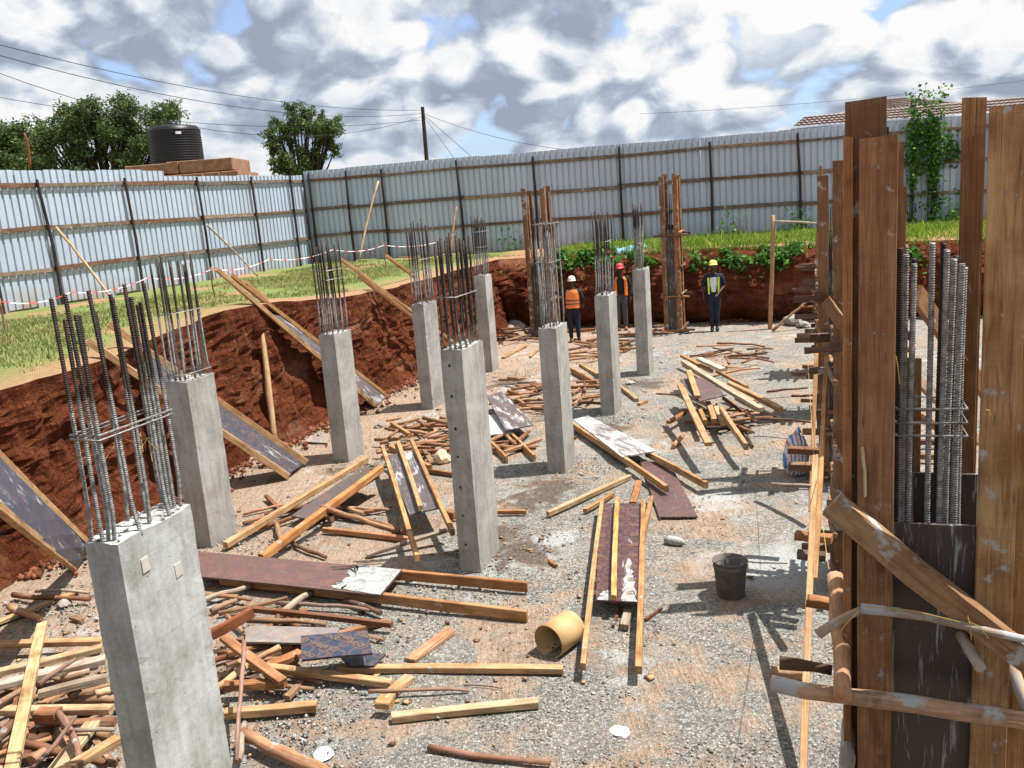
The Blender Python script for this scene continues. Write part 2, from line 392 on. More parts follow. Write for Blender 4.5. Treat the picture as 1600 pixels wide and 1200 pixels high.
HATW = m_plain('white_helmet', (.80, .76, .62), .35, var=.05)
HATR = m_plain('red_helmet', (.65, .06, .06), .35, var=.08)
HATY = m_plain('yellow_helmet', (.80, .78, .14), .35, var=.06)
TAN = m_plain('tan_plastic', (.46, .29, .13), .65, var=.22, scale=6, bmp=.004)
GREYB = m_plain('cement_caked_plastic', (.115, .10, .085), .8, var=.4, scale=10, bmp=.01)
DRYCEM = m_plain('dried_cement', (.31, .31, .295), .9, var=.45, scale=16, bmp=.01)
TILE = m_plain('clay_roof_tile', (.20, .155, .14), .8, var=.3, scale=3)
PLASTER = m_plain('house_plaster', (.45, .38, .28), .9)
WIREM = m_plain('wire', (.03, .03, .035), .6)
YWIRE = m_plain('binding_wire', (.42, .28, .08), .5, metal=.3)
TARP = m_plain('blue_tarpaulin', (.16, .36, .50), .5, var=.3)
REDC = m_plain('red_cloth', (.55, .03, .035), .7, var=.3)
PRINT = m_plain('printed_ink', (.24, .15, .08), .5, var=.1, spec=.3)
STONE = m_plain('rough_stone', (.30, .27, .24), .9, var=.35, scale=9, bmp=.02)
REDTAPE = m_plain('red_tape', (.65, .06, .06), .5); WHTAPE = m_plain('white_tape', (.78, .76, .76), .5)
RIM_D = m_plain('fascia_board', (.05, .04, .035), .7)

# ================================================================ SETTING
UF, UN, VL, VR = 16.6, -7.0, -5.32, 14.0
def zg(u, v):
    z = 2.03 + .30*math.exp(-((u-4.2)/2.6)**2)*math.exp(-((v+5)/3.)**2)
    z += .03*nz(u*.7, v*.7) + .02*nz(u*2, v*2, 5)
    if v > 0: z += -.02*min(v, 8)*math.exp(-abs(u-UF)/3)
    return z
us = np.unique(np.concatenate([[-500, -200, -80, -40, -20, -13, -10, -8.5, -7.5], np.arange(UN, UF+.001, .118), [UF, 16.8, 17.1, 17.5, 18, 18.6, 19.3, 20, 21, 22, 24, 26, 30, 36, 45, 60, 90, 150, 300, 700]]).round(4))
vs = np.unique(np.concatenate([[-700, -300, -120, -60, -35, -25, -18], np.arange(-14, VL-.2, .3), [VL-.12, VL], np.arange(VL+.15, VR, .15), [VR, 14.4, 15, 16, 18, 22, 30, 50, 90, 200, 500]]).round(4))
us = us[(us < UF-.05) | (us >= UF-1e-6)]
def rimj(s, k): return .16*nz(s*.5, k) + .09*nz(s*1.9, k+3) + .05*nz(s*5, k+7)
def gpos(u, v):
    uu, vv = u, v; z = zg(u, v)
    inU = UN-1e-6 <= u <= UF+1e-6; inV = VL-1e-6 <= v <= VR+1e-6
    if abs(v-VL) < 1e-6 and inU: vv += rimj(u, 1); z -= .05
    elif abs(v-VL+.12) < 1e-3 and inU: vv += rimj(u, 1)*.9
    if abs(u-UF) < 1e-6 and inV: uu += rimj(v, 9); z -= .05
    elif abs(u-UF-.2) < 1e-3 and inV: uu += rimj(v, 9)*.8
    if abs(u) > 100 or abs(v) > 100: z = 2.0
    return W_(uu, vv, z)
V = [gpos(u, v) for u in us for v in vs]; nv_ = len(vs); Fc = []
for i in range(len(us)-1):
    for j in range(nv_-1):
        cu, cv = (us[i]+us[i+1])/2, (vs[j]+vs[j+1])/2
        if UN < cu < UF and VL < cv < VR: continue
        a = i*nv_+j; Fc.append((a, a+1, a+nv_+1, a+nv_))
tag(mesh('ground', V, Fc, BANK, smooth=True), kind='structure', label='grassy red earth ground around the excavation')

def wall_grid(name, ss, base, inward, k, rough, label):
    """vertical cut: ss samples along the wall, base(s)->(pos at rim w/out jitter), inward = into the pit"""
    nt = 40; V, Fc = [], []
    for s in ss:
        for j in range(nt+1):
            t = j/nt; p, zt = base(s)
            z = -.06+(zt-.05+.06)*t
            off = rimj(s, k)*t + (1-t)*.12*nz(s*.4, k+2)
            env = math.sin(math.pi*min(1, t*1.02))**.5 if t < .98 else 0
            x = s; lump = noise.fractal(Vector((x*1.3, z*1.5, k)), .7, 2.0, 5)
            gouge = abs(nz(x*2.6, z*.35, k+11))
            fine = noise.fractal(Vector((x*5.5, z*6.5, k+4)), .6, 2.0, 4)
            g2 = abs(nz(x*7, z*.9, k+21)); off += env*rough*(.12*lump + .05*fine - .22*max(0, .25-gouge)*2 - .10*max(0, .2-g2)*2) + ((1-t)*.34-env*.04 if k == 1 else -env*.55 if k == 9 else 0)
            off += (1-t)**4*.30*max(0, nz(x*1.2, k+5)+.25)
            sg = 1 if inward else -1
            V.append((p[0]+base.n[0]*off, p[1]+base.n[1]*off, z))
    for i in range(len(ss)-1):
        for j in range(nt):
            a = i*(nt+1)+j; Fc.append((a, a+nt+1, a+nt+2, a+1))
    return tag(mesh(name, V, Fc, EARTH, smooth=False), label, 'earth wall')
class B_:
    def __init__(s, f, n): s.f = f; s.n = n
    def __call__(s, x): return s.f(x)
uw = [u for u in us if UN-1e-6 <= u <= UF+1e-6]+[UF+.3, UF+.8]; vw = [VL-.8, VL-.4]+[v for v in vs if VL-1e-6 <= v <= VR+1e-6]
wall_grid('earth_wall', uw, B_(lambda u: (W_(u, VL), zg(u, VL)), D2), True, 1, 1.0, 'sunlit red earth cut along the left side of the pit')
wall_grid('earth_wall', vw, B_(lambda v: (W_(UF, v), zg(UF, v)), D1), False, 9, 1.3, 'shaded dark red earth cut at the far end of the pit')
wall_grid('earth_wall', [u for u in uw][::3], B_(lambda u: (W_(u, VR), zg(u, VR)), D2), True, 20, .4, 'red earth cut along the right side of the pit')
wall_grid('earth_wall', [v for v in vw][::3], B_(lambda v: (W_(UN, v), zg(UN, v)), D1), True, 30, .4, 'red earth cut at the near end of the pit')

# pit floor
fu = np.arange(UN-.6, UF+.8, .16); fv = np.arange(VL-.6, VR+.8, .16)
V = [W_(u, v, .012*nz(u*3, v*3)+.02*nz(u*.8, v*.8)+(.03*max(0, -4.6-v))) for u in fu for v in fv]; n_ = len(fv)
Fc = [(i*n_+j, i*n_+j+1, (i+1)*n_+j+1, (i+1)*n_+j) for i in range(len(fu)-1) for j in range(n_-1)]
tag(mesh('pit_floor', V, Fc, FLOOR, smooth=True), kind='structure', label='tan and grey stony floor of the pit')

# gravel (stuff): small octahedral stones
def scatter_stones(name, pts, size, mat, label, flat=.6):
    n = len(pts); s = size[:, None, None]
    base = np.array([[1, 0, 0], [0, 1, 0], [-1, 0, 0], [0, -1, 0], [0, 0, 1], [0, 0, -1]], float)
    a = rng.uniform(0, 6.28, n); ca, sa = np.cos(a), np.sin(a)
    v = np.repeat(base[None], n, 0)*rng.uniform(.55, 1.35, (n, 6, 1))
    v[:, :, 0] *= rng.uniform(.7, 1.5, (n, 1)); v[:, :, 2] *= flat
    x = v[:, :, 0]*ca[:, None]-v[:, :, 1]*sa[:, None]; y = v[:, :, 0]*sa[:, None]+v[:, :, 1]*ca[:, None]
    v = np.stack([x, y, v[:, :, 2]], 2)*s + pts[:, None, :]
    tri = np.array([[0, 1, 4], [1, 2, 4], [2, 3, 4], [3, 0, 4], [1, 0, 5], [2, 1, 5], [3, 2, 5], [0, 3, 5]])
    f = (tri[None]+(np.arange(n)*6)[:, None, None]).reshape(-1, 3)
    return tag(npmesh(name, v.reshape(-1, 3), f, mat), label, kind='stuff')
n = 52000
d = 4.6*np.exp(rng.uniform(0, 1.55, n)); an = rng.uniform(-.62, .62, n)
px_, py_ = d*np.sin(an), d*np.cos(an)
rel = np.stack([px_, py_], 1)-O0[:2]; gu, gv = rel@D1[:2], rel@D2[:2]
cl = np.array([nz(a*.9, b*.9, 3)+.5*nz(a*3, b*3, 8) for a, b in zip(px_, py_)])
keep = (gv > VL+.25) & (gv < VR) & (gu < UF) & (cl + np.clip((gv+3.6)*.16, -.7, .35) > rng.uniform(-.25, .45, n))
pts = np.stack([px_, py_, np.full(n, .004)], 1)[keep]
scatter_stones('gravel', pts, np.clip(rng.lognormal(-5.15, .42, len(pts)), .003, .017), GRAVEL, 'loose grey gravel and chippings over the pit floor')
# clods at the foot of the earth walls
n = 2600; cu = rng.uniform(UN+6, UF, n); off = rng.exponential(.16, n)
cp = np.array([W_(a, VL+.36+b, .03) for a, b in zip(cu, off)])
cv2 = rng.uniform(VL, 9, 1600); cp2 = np.array([W_(UF-.05-b, a, .03) for a, b in zip(cv2, rng.exponential(.15, 1600))])
cp = np.vstack([cp, cp2])
scatter_stones('earth_clods', cp, np.clip(rng.lognormal(-3.9, .55, len(cp)), .008, .07), CLOD, 'crumbled red clods at the foot of the earth cuts', .9)
# grey crushed stone heaped round column feet
hp = []
for q, k, r_ in ((P(345, 850), 700, .35), (P(420, 715), 300, .3), (P(560, 735), 260, .3), (P(900, 735), 500, .32), (P(1010, 600), 420, .5), (P(960, 655), 400, .3), (P(790, 590), 600, .45), (P(500, 1120), 420, .28), (P(110, 950), 700, .4), (P(760, 905), 260, .35), (P(690, 650), 200, .35), (P(1130, 575), 200, .5)):
    for _ in range(k): hp.append((q[0]+random.gauss(0, r_), q[1]+random.gauss(0, r_), random.uniform(0, .03)))
hp = np.array(hp); scatter_stones('crushed_stone', hp, np.clip(rng.lognormal(-4.8, .45, len(hp)), .005, .026), GRAVEL, 'paler crushed stone lying round the column feet', .8)

CHIP = m_island('wood_chips', [(.2, (.10, .05, .03)), (.5, (.25, .14, .075)), (.8, (.45, .30, .16))], .9)
cp3 = []
for q, k, r_ in ((P(650, 690), 260, .9), (P(830, 620), 220, .9), (P(1130, 650), 220, .8), (P(430, 1040), 260, .7), (P(90, 1050), 200, .6), (P(790, 850), 160, .45), (P(950, 560), 200, 1.2), (P(500, 800), 160, .8), (P(1000, 800), 120, 1.0), (P(760, 1000), 120, .9), (P(1140, 560), 120, .8)):
    for _ in range(k): cp3.append((q[0]+random.gauss(0, r_), q[1]+random.gauss(0, r_*.8), random.uniform(.008, .02)))
cp3 = np.array(cp3); scatter_stones('wood_chips', cp3, np.clip(rng.lognormal(-4.2, .5, len(cp3)), .006, .045), CHIP, 'splinters and bark chips strewn over the pit floor', .25)
# ================================================================ GRASS (stuff)
def blades(name, pts, ln, wd, mat, label, lean=.5):
    n = len(pts); a = rng.uniform(0, 6.28, n); l2 = rng.uniform(0, lean, n)*ln; b = rng.uniform(0, 6.28, n)
    side = np.stack([np.cos(a), np.sin(a), np.zeros(n)], 1)*(wd/2)[:, None]
    mid = pts + np.stack([np.cos(b)*l2*.35, np.sin(b)*l2*.35, ln*.6], 1)
    tip = pts + np.stack([np.cos(b)*l2, np.sin(b)*l2, ln], 1)
    v = np.stack([pts-side, pts+side, mid+side*.7, tip, mid-side*.7], 1).reshape(-1, 3)
    f5 = (np.array([0, 1, 2, 3, 4])[None]+(np.arange(n)*5)[:, None])
    return tag(npmesh(name, v, f5, mat), label, kind='stuff')
pt = []
for _ in range(120000):
    u = random.uniform(-1, 18.2); v = VL-.25-abs(random.random()**.8)*6.2
    if u > UF and random.random() < .3: v = random.uniform(VL-4, 1.5)
    p = W_(u, v)
    den = nz(p.x*.45, p.y*.45, 2)+.45*nz(p.x*1.7, p.y*1.7, 4)
    e = min(1, (VL-v)/1.3) if u < UF else 1
    if den+.40 < random.uniform(0, .9)+(1-e)*.8: continue
    if v < VL-5.3 and u > 3 and random.random() < .5: continue
    pt.append((p.x, p.y, zg(u, v)))
pt = np.array(pt); blades('short_grass', pt, rng.uniform(.015, .08, len(pt))*(1+.6*(rng.random(len(pt)) > .93)), rng.uniform(.010, .024, len(pt)), GRASSM, 'short patchy sunlit grass on the bank left of the pit', .9)
pt = []
for _ in range(85000):
    v = random.uniform(-4.0, 12.5); u = UF-.14+random.random()**1.4*6.0
    p = W_(u, v); den = nz(p.x*.5, p.y*.5, 12)
    if v < -2.6 and random.random() > (v+4.2)/1.6: continue
    if den < random.uniform(-.8, .05): continue
    zz = zg(max(u, UF), v)
    if u < UF+.12: zz -= random.uniform(0, .30)
    pt.append((p.x, p.y, zz))
pt = np.array(pt); blades('long_grass', pt, rng.uniform(.05, .17, len(pt))*(1+.9*(rng.random(len(pt)) > .95)), rng.uniform(.012, .030, len(pt)), LUSH, 'long bright green grass on the bank above the far cut', .8)

def leaves(pts, size, asp=.5, droop=.3):
    """pts (n,3); returns V,F of bent leaf quads"""
    n = len(pts); a = rng.uniform(0, 6.28, n); e = rng.uniform(-.9, .7, n)-droop
    d = np.stack([np.cos(a)*np.cos(e), np.sin(a)*np.cos(e), np.sin(e)], 1)*size[:, None]
    r = rng.normal(size=(n, 3)); s = np.cross(d, r); s /= np.linalg.norm(s, axis=1)[:, None]+1e-9; s *= (size*asp*.5)[:, None]
    v = np.stack([pts, pts+d*.45+s, pts+d, pts+d*.45-s], 1).reshape(-1, 3)
    f = (np.array([0, 1, 2, 3])[None]+(np.arange(n)*4)[:, None]); return v, f

def tube(pts, rads, sides=6, closed=True):
    V, Fc = [], []; pts = [Vector(p) for p in pts]; prev = None
    for i, p in enumerate(pts):
        dirn = (pts[min(i+1, len(pts)-1)]-pts[max(i-1, 0)]).normalized()
        x = (prev - dirn*prev.dot(dirn)) if prev is not None else dirn.orthogonal()
        x.normalize(); prev = x; y = dirn.cross(x)
        for k in range(sides):
            a = 2*math.pi*k/sides; V.append(p+(x*math.cos(a)+y*math.sin(a))*rads[i])
    for i in range(len(pts)-1):
        for k in range(sides):
            a = i*sides+k; b = i*sides+(k+1) % sides; Fc.append((a, b, b+sides, a+sides))
    if closed:
        Fc.append(tuple(reversed(range(sides)))); Fc.append(tuple(range((len(pts)-1)*sides, len(pts)*sides)))
    return V, Fc
def merge(lst):
    V, Fc = [], []
    for v, f in lst:
        o = len(V); V += list(v); Fc += [tuple(i+o for i in q) for q in f]
    return V, Fc

# weeds hanging over the far cut
def weed(px, py, rad, n, label, up_=.5, y=None, size=.11, group=None):
    p0 = P(px, py, 2.0) if y is None else PY(px, py, y)
    rt_ = empty('leafy_weed', p0, label, 'plant', group)
    tubes = []; lp = []
    for k in range(max(4, n//40)):
        a = random.uniform(0, 6.28); e = Vector((math.cos(a)*rad, math.sin(a)*rad*.5, random.uniform(-.7, up_)*rad))
        mid = e*.5+Vector((0, 0, .1)); tubes.append(tube([(0, 0, -.05), mid, e], [.006, .005, .003], 4))
        for _ in range(n//max(4, n//40)):
            t = random.random()**.7; q = (mid*t*2 if t < .5 else mid.lerp(e, t*2-1)); lp.append(q+Vector((random.gauss(0, .06), random.gauss(0, .06), random.gauss(0, .06))))
    V, Fc = merge(tubes); mesh('stem', V, Fc, LEAFW, rt_)
    v, f = leaves(np.array(lp), rng.uniform(size*.5, size*1.3, len(lp)), .62); o = npmesh('foliage', v, f, LEAFW, rt_); o['kind'] = 'stuff'
yfar = lambda px: None
for px, py, r_, n_, lb in ((905, 412, .55, 200, 'leafy weed hanging over the far cut above the white-helmeted worker'),
    (965, 410, .5, 140, 'leafy weed on the far rim behind the red-helmeted worker'), (880, 400, .4, 110, 'small leafy weed on the far rim at the left end of the long grass'),
    (1095, 412, .6, 260, 'weed trailing down the far cut left of the yellow-helmeted worker'), (1160, 412, .7, 420, 'large broad-leaved weed hanging over the far cut right of the yellow-helmeted worker'),
    (1190, 405, .6, 260, 'leafy weed hanging over the far cut just left of the leaning pole'), (1250, 402, .6, 260, 'dark leafy weed over the far cut right of the leaning pole'),
    (1430, 395, .6, 300, 'leafy weed on the far rim seen between the near formwork boards'), (1085, 432, .35, 160, 'weed clinging low on the far cut beside the far formwork'), (800, 428, .3, 60, 'small weed on the far cut left of the white-helmeted worker'),
    (1010, 408, .5, 200, 'weed on the far rim right of the far column'), (1130, 402, .5, 220, 'weed on the far rim right above the yellow-helmeted worker'), (1220, 400, .5, 200, 'weed on the far rim right of the leaning pole top'), (930, 402, .5, 200, 'weed on the far rim left of the blue tarpaulin')):
    q0 = P(px, py, 1.9); d_ = ray(px, py); c_ = (UF-.05-(CAM-O0)@D1)/(d_@D1); q = CAM+d_*c_
    weed(px, py, r_*1.15, int(n_*2.4), lb, y=q[1]-.12, group='weeds on the far rim', size=.15)

# ================================================================ FENCE
FA, FB, FC_ = Vector((-10.7-2.45, 19.96-6.0, 0)), Vector((-6.4, 30.5, 0)), Vector((17.0, 25.2, 0))
def on_line(px, py, A, Bp):
    d = ray(px, py); ex = np.array([Bp.x-A.x, Bp.y-A.y]); M_ = np.array([[d[0], -ex[0]], [d[1], -ex[1]]])
    t, s = np.linalg.solve(M_, np.array([A.x, A.y])); return s
def sheet_mesh(wd, h, nr=4):
    V, Fc = [], []; prof = []; p = wd/nr
    for k in range(nr):
        x0 = k*p; prof += [(x0, 0), (x0+p*.66, 0), (x0+p*.74, .034), (x0+p*.92, .034)]
    prof.append((wd+.01, 0))
    zz = [0, h*.33, h*.66, h]
    for z in zz:
        for x, y in prof: V.append((x, y+.006*math.sin(z*2+x*3), z))
    n = len(prof)
    for j in range(3):
        for i in range(n-1): Fc.append((j*n+i, j*n+i+1, (j+1)*n+i+1, (j+1)*n+i))
    me = bpy.data.meshes.new('sheet'); me.from_pydata(V, [], Fc); me.materials.append(SHEET); return me
SM = [sheet_mesh(.76, 3.02), sheet_mesh(.76, 3.10)]
def fence(A, B, ztop0, ztop1, zb0, zb1, posts, rails, label, flip, step=None):
    root = empty('sheet_metal_fence', A.lerp(B, .5)+Vector((0, 0, 2)), label, 'fence')
    L = (B-A).length; d = (B-A)/L; rz = math.atan2(d.y, d.x); n = int(L/.76)+1
    inw = Vector((d.y, -d.x, 0))*(1 if flip else 1)
    for i in range(n):
        s = i*.76/L; me = SM[i % 2]; o = bpy.data.objects.new('sheet', me); link(o, root)
        zt = ztop0+(ztop1-ztop0)*s+random.uniform(-.02, .02)+(step(s) if step else 0)
        hh = 3.02 if i % 2 == 0 else 3.10
        M = Matrix.Rotation(rz, 4, 'Z'); 
        M = Matrix.Translation(A+d*(i*.76)+Vector((0, 0, zt-hh))) @ M @ Matrix.Rotation(random.uniform(-.006, .006), 4, 'Y')
        setworld(o, M)
    for s, lean in posts:
        p = A+d*(s*L)+inw*.10; zb = zb0+(zb1-zb0)*s-.15; zt = ztop0+(ztop1-ztop0)*s-.12+random.uniform(-.06, .06)
        pts = [Vector((p.x, p.y, zb)), Vector((p.x, p.y, (zb+zt)/2))+d*random.uniform(-.03, .03), Vector((p.x, p.y, zt))+d*lean]
        v, f = tube([q-p for q in pts], [.042, .038, .034], 6); o = mesh('post', v, f, DARKPOST, root); setworld(o, Matrix.Translation(p))
    ss = sorted(set([0]+[s for s, _ in posts]+[1]))
    for fr, toff in rails:
        for a, b in zip(ss[:-1], ss[1:]):
            if b-a < .01: continue
            za = ztop0+(ztop1-ztop0)*a-fr*3.0+random.uniform(-.025, .025); zb_ = ztop0+(ztop1-ztop0)*b-fr*3.0+random.uniform(-.025, .025)
            pa = A+d*(a*L-.1)+inw*(.035+random.uniform(0, .01)); pb = A+d*(b*L+.1)+inw*(.035+random.uniform(0, .01)); pa.z, pb.z = za, zb_
            plank_obj('rail', pa, pb, .035, random.uniform(.075, .11), random.choice([(.24, .19, .15), (.32, .25, .19), (.18, .15, .13), (.20, .12, .08)]), root, alpha=.9)
    return root
# ---------------------------------------------------------------- planks and sticks
def plank_mesh(L, w_, h, seg=4, jit=.003, bow=.0, name='plank'):
    V, Fc = [], []; c = min(w_, h)*.10; seg = max(2, min(seg, int(L/.3)+2))
    ph = random.uniform(0, 6); bz = random.uniform(-1, 1)*bow
    for i in range(seg+1):
        x = L*i/seg; t = i/seg; dy = bow*math.sin(math.pi*t)*math.cos(ph); dz = bz*math.sin(math.pi*t)
        j = lambda: random.uniform(-jit, jit)
        skew = random.uniform(-.006, .006) if i in (0, seg) else 0
        for y, z in ((-w_/2+c, -h/2), (w_/2-c, -h/2), (w_/2, -h/2+c), (w_/2, h/2-c), (w_/2-c, h/2), (-w_/2+c, h/2), (-w_/2, h/2-c), (-w_/2, -h/2+c)):
            V.append((x+skew*(1 if y > 0 else -1), y+dy+j(), z+dz+j()))
    for i in range(seg):
        for k in range(8):
            a = i*8+k; b = i*8+(k+1) % 8; Fc.append((a, a+8, b+8, b))
    Fc.append(tuple(range(8))); Fc.append(tuple(reversed(range(seg*8, seg*8+8))))
    me = bpy.data.meshes.new(name); me.from_pydata(V, [], Fc); me.update(); return me
def plank_obj(name, a, b, w_, h, col, parent=None, alpha=1.0, roll=0.0, mat=None, bow=.006, upv=(0, 0, 1), jit=.002):
    a, b = Vector(a), Vector(b); me = plank_mesh((b-a).length, w_, h, 5, jit, bow, name); me.materials.append(mat or WOOD)
    o = bpy.data.objects.new(name, me); link(o, parent); setworld(o, along(a, b, roll, upv)); o.color = (*col, alpha); return o
def stick_obj(name, a, b, r, col, parent=None, alpha=1.0, bend=.05, sides=7, mat=None, taper=.8):
    a, b = Vector(a), Vector(b); L = (b-a).length; n = max(3, min(8, int(L/.22)+2)); pts, rd = [], []
    ph = random.uniform(0, 6)
    for i in range(n+1):
        t = i/n; am = bend*L*math.sin(math.pi*t); kn = random.gauss(0, .006*min(1, L))
        pts.append(Vector((L*t, am*math.cos(ph)+kn, am*.5*abs(math.sin(ph))+kn*.6))); rd.append(r*(1-(1-taper)*t)*random.uniform(.88, 1.12))
    v, f = tube(pts, rd, sides); o = mesh(name, v, f, mat or BARK, parent, smooth=False); 
    for pl in o.data.polygons:
        if len(pl.vertices) == 4: pl.use_smooth = True
    setworld(o, along(a, b)); o.color = (*col, alpha); return o
PINE = (.50, .325, .17); PINE2 = (.44, .255, .115); ORG = (.36, .175, .075); OLD = (.27, .165, .10); GREYW = (.34, .285, .225); REDW = (.21, .098, .055); BRN = (.14, .078, .05); PALE = (.52, .39, .24)
GRP = 'loose timbers lying on the pit floor'
def ground_plank(x1, y1, x2, y2, w_, h, col, label, z1=None, z2=None, alpha=1.0, roll=0.0, name='timber_plank', cat='plank', group=GRP, mat=None):
    z1 = h/2+.012 if z1 is None else z1; z2 = h/2+.012 if z2 is None else z2
    o = plank_obj(name, P(x1, y1, z1), P(x2, y2, z2), w_, h, col, None, alpha, roll, mat); return tag(o, label, cat, group)
def ground_stick(x1, y1, x2, y2, r, col, label, z1=None, z2=None, bend=.05, group=GRP, alpha=1.0):
    z1 = r+.01 if z1 is None else z1; z2 = r+.01 if z2 is None else z2
    o = stick_obj('wooden_stick', P(x1, y1, z1), P(x2, y2, z2), r, col, None, alpha, bend); return tag(o, label, 'stick', group)

lp = [(on_line(x_, 330, FA, FB), ln) for x_, ln in ((-30, 0), (68, -.12), (200, -.05), (312, -.05), (396, -.04), (456, 0), (476, 0))]
fence(FA, FB, 5.05, 5.05, 2.03, 1.98, lp, ((.10, 0), (.42, 0), (.73, 0)), 'pale grey corrugated sheet fence running along the left of the site', False, step=lambda s: (.04 if s < .60 else -.10))
bp = [(on_line(x_, 300, FB, FC_), ln) for x_, ln in ((487, 0), (545, 0), (600, 0), (720, -.05), (837, 0), (971, 0), (1111, 0), (1250, -.06), (1385, 0), (1500, 0))]
fence(FB, FC_, 5.08, 4.98, 1.95, 2.10, bp, ((.11, 0), (.42, 0), (.71, 0)), 'blue-grey corrugated sheet fence across the back of the site', True)

# props against the fence
def prop(x1, y1, z1, x2, y2, z2, r, col, label, on=None):
    if on: s = on_line(x1, y1, *on); A_ = on[0].lerp(on[1], s); d_ = on[1]-on[0]; iw = Vector((d_.y, -d_.x, 0)).normalized()*.17; a = A_+iw; a.z = zat(a.x, a.y, y1)
    else: a = P(x1, y1, z1)
    b = P(x2, y2, z2)
    if on:
        oa, ob_ = on[0]+iw*7, on[1]+iw*7; b = oa.lerp(ob_, on_line(x2, y2, oa, ob_)); uu_, vv_ = uv(b); b.z = zg(uu_, vv_)-.03
    o = stick_obj('leaning_prop', a, b, r, col, None, 1, .02); tag(o, label, 'prop', 'props leaning on the fence')
prop(78, 355, 0, 182, 498, 2.08, .035, PALE, 'long pale pole leaning on the left fence beside the leftmost dark post', (FA, FB))
prop(316, 352, 0, 405, 437, 2.05, .03, GREYW, 'thin dark pole leaning on the left fence beside the mid post', (FA, FB))
prop(594, 283, 0, 560, 406, 1.98, .035, PALE, 'pole leaning on the back fence near the corner', (FB, FC_))
prop(716, 323, 0, 703, 388, 1.98, .04, OLD, 'short crooked stub leaning on the back fence left of centre', (FB, FC_))
# leaning pole and rails at the far cut
q = P(1203, 514); top = P(1221, 336, 3.6); a = Vector((q.x+.15, q.y+.1, zat(q.x, q.y, 337)))
tag(stick_obj('wooden_pole', q, a, .055, (.42, .24, .13), None, 1, .02), 'tall forked pole standing against the far cut right of the yellow-helmeted worker', 'pole')
tag(stick_obj('wooden_pole', a-Vector((0, 0, .15)), PY(1275, 349, q.y), .03, GREYW, None, 1, .03), 'thin horizontal pole tied to the top of the tall forked pole', 'pole')
tag(stick_obj('wooden_pole', P(1207, 517, .03), PY(1272, 462, 21.5), .035, OLD, None, 1, .02), 'slanting prop pole right of the tall forked pole', 'pole')

# warning tape
pts = [(-60, 478), (0, 471), (110, 457), (230, 434), (330, 421), (420, 405), (520, 390), (600, 383), (690, 376)]
tp = [PY(x_, y_, yy) for (x_, y_), yy in zip(pts, (14.5, 15, 16.2, 18, 19.5, 21, 23, 25, 27.2))]
tr = empty('warning_tape', tp[4], 'red and white warning tape strung along the left bank', 'tape')
for k, (mt_, nm) in enumerate(((WHTAPE, 'white_band'), (REDTAPE, 'red_band'))):
    V, Fc = [], []
    for i in range(len(tp)-1):
        a, b = tp[i], tp[i+1]; n = max(4, int((b-a).length/.15))
        for j in range(n):
            if (j % 3 == 0) != (k == 1): continue
            t0, t1 = j/n, (j+1)/n; sg = lambda t: Vector((0, 0, -.10*4*t*(1-t)))
            p0, p1 = a.lerp(b, t0)+sg(t0)-tr.location, a.lerp(b, t1)+sg(t1)-tr.location; u_ = Vector((0, .004, .008))
            o = len(V); V += [p0-u_, p1-u_, p1+u_, p0+u_]; Fc.append((o, o+1, o+2, o+3))
    mesh(nm, V, Fc, mt_, tr)['kind'] = 'stuff'
for i in (1, 4, 7):
    q = tp[i]; u_, v_ = uv(q); tag(stick_obj('tape_stake', (q.x, q.y, zg(u_, v_)-.1), (q.x, q.y, q.z+.05), .02, OLD, None, 1, .02), ['', 'leftmost', '', '', 'middle', '', '', 'rightmost'][i]+' short stake holding the warning tape', 'stake', 'stakes of the warning tape')

# ================================================================ BEYOND THE FENCE
def tree(name, cx, cy, base, hgt, blobs, nleaf, label, lsize=.16, mat=LEAFD):
    root = empty(name, (cx, cy, base), label, 'tree')
    V, Fc = tube([(0, 0, 0), (.1, 0, hgt*.25), (-.05, .1, hgt*.5), (.1, 0, hgt*.8)], [.22, .17, .12, .04], 8); mesh('trunk', V, Fc, DARKPOST, root)
    br = []; lpts = []
    tot = sum(b[3]**2 for b in blobs)
    for (bx, by, bz, br_) in blobs:
        c = Vector((bx, by, bz)); br.append(tube([(0, 0, hgt*.2), c*.5+Vector((0, 0, hgt*.12)), c], [.09, .06, .02], 5))
        for _ in range(9):
            e = c+Vector((random.gauss(0, 1), random.gauss(0, 1), random.gauss(0, .8))).normalized()*br_*random.uniform(.5, 1.15)
            br.append(tube([c, (c+e)/2+Vector((0, 0, .1)), e], [.025, .015, .006], 4))
            k = int(nleaf*br_**2/tot/9)
            for _ in range(k):
                t = random.random()**.5; q = c.lerp(e, t)+Vector((random.gauss(0, br_*.16), random.gauss(0, br_*.16), random.gauss(0, br_*.13)-.08*random.random()))
                lpts.append(q)
    V, Fc = merge(br); mesh('limbs', V, Fc, DARKPOST, root)
    v, f = leaves(np.array(lpts), rng.uniform(lsize*.5, lsize*1.3, len(lpts)), .5, .35); o = npmesh('crown', v, f, mat, root); return root
def blobset(px0, px1, py0, py1, y, cx, base, n, rad, shape):
    out = []
    while len(out) < n:
        x_, y_ = random.uniform(px0, px1), random.uniform(py0, py1)
        if not shape(x_, y_): continue
        p = PY(x_, y_, y); out.append((p.x-cx, random.uniform(-1.5, 1.5), p.z-base, rad*random.uniform(.6, 1.15)))
    return out
Y = 40; c = PY(165, 270, Y)
def shp(x, y): return y > 150+ (abs(x-165)/128)**2*40 + 12*math.sin(x*.09) and y < 268
tree('broadleaf_tree', c.x, Y, 2, 6, blobset(50, 280, 152, 268, Y, c.x, 2, 95, .72, shp), 46000, 'wide feathery green tree behind the black water tank', .135)
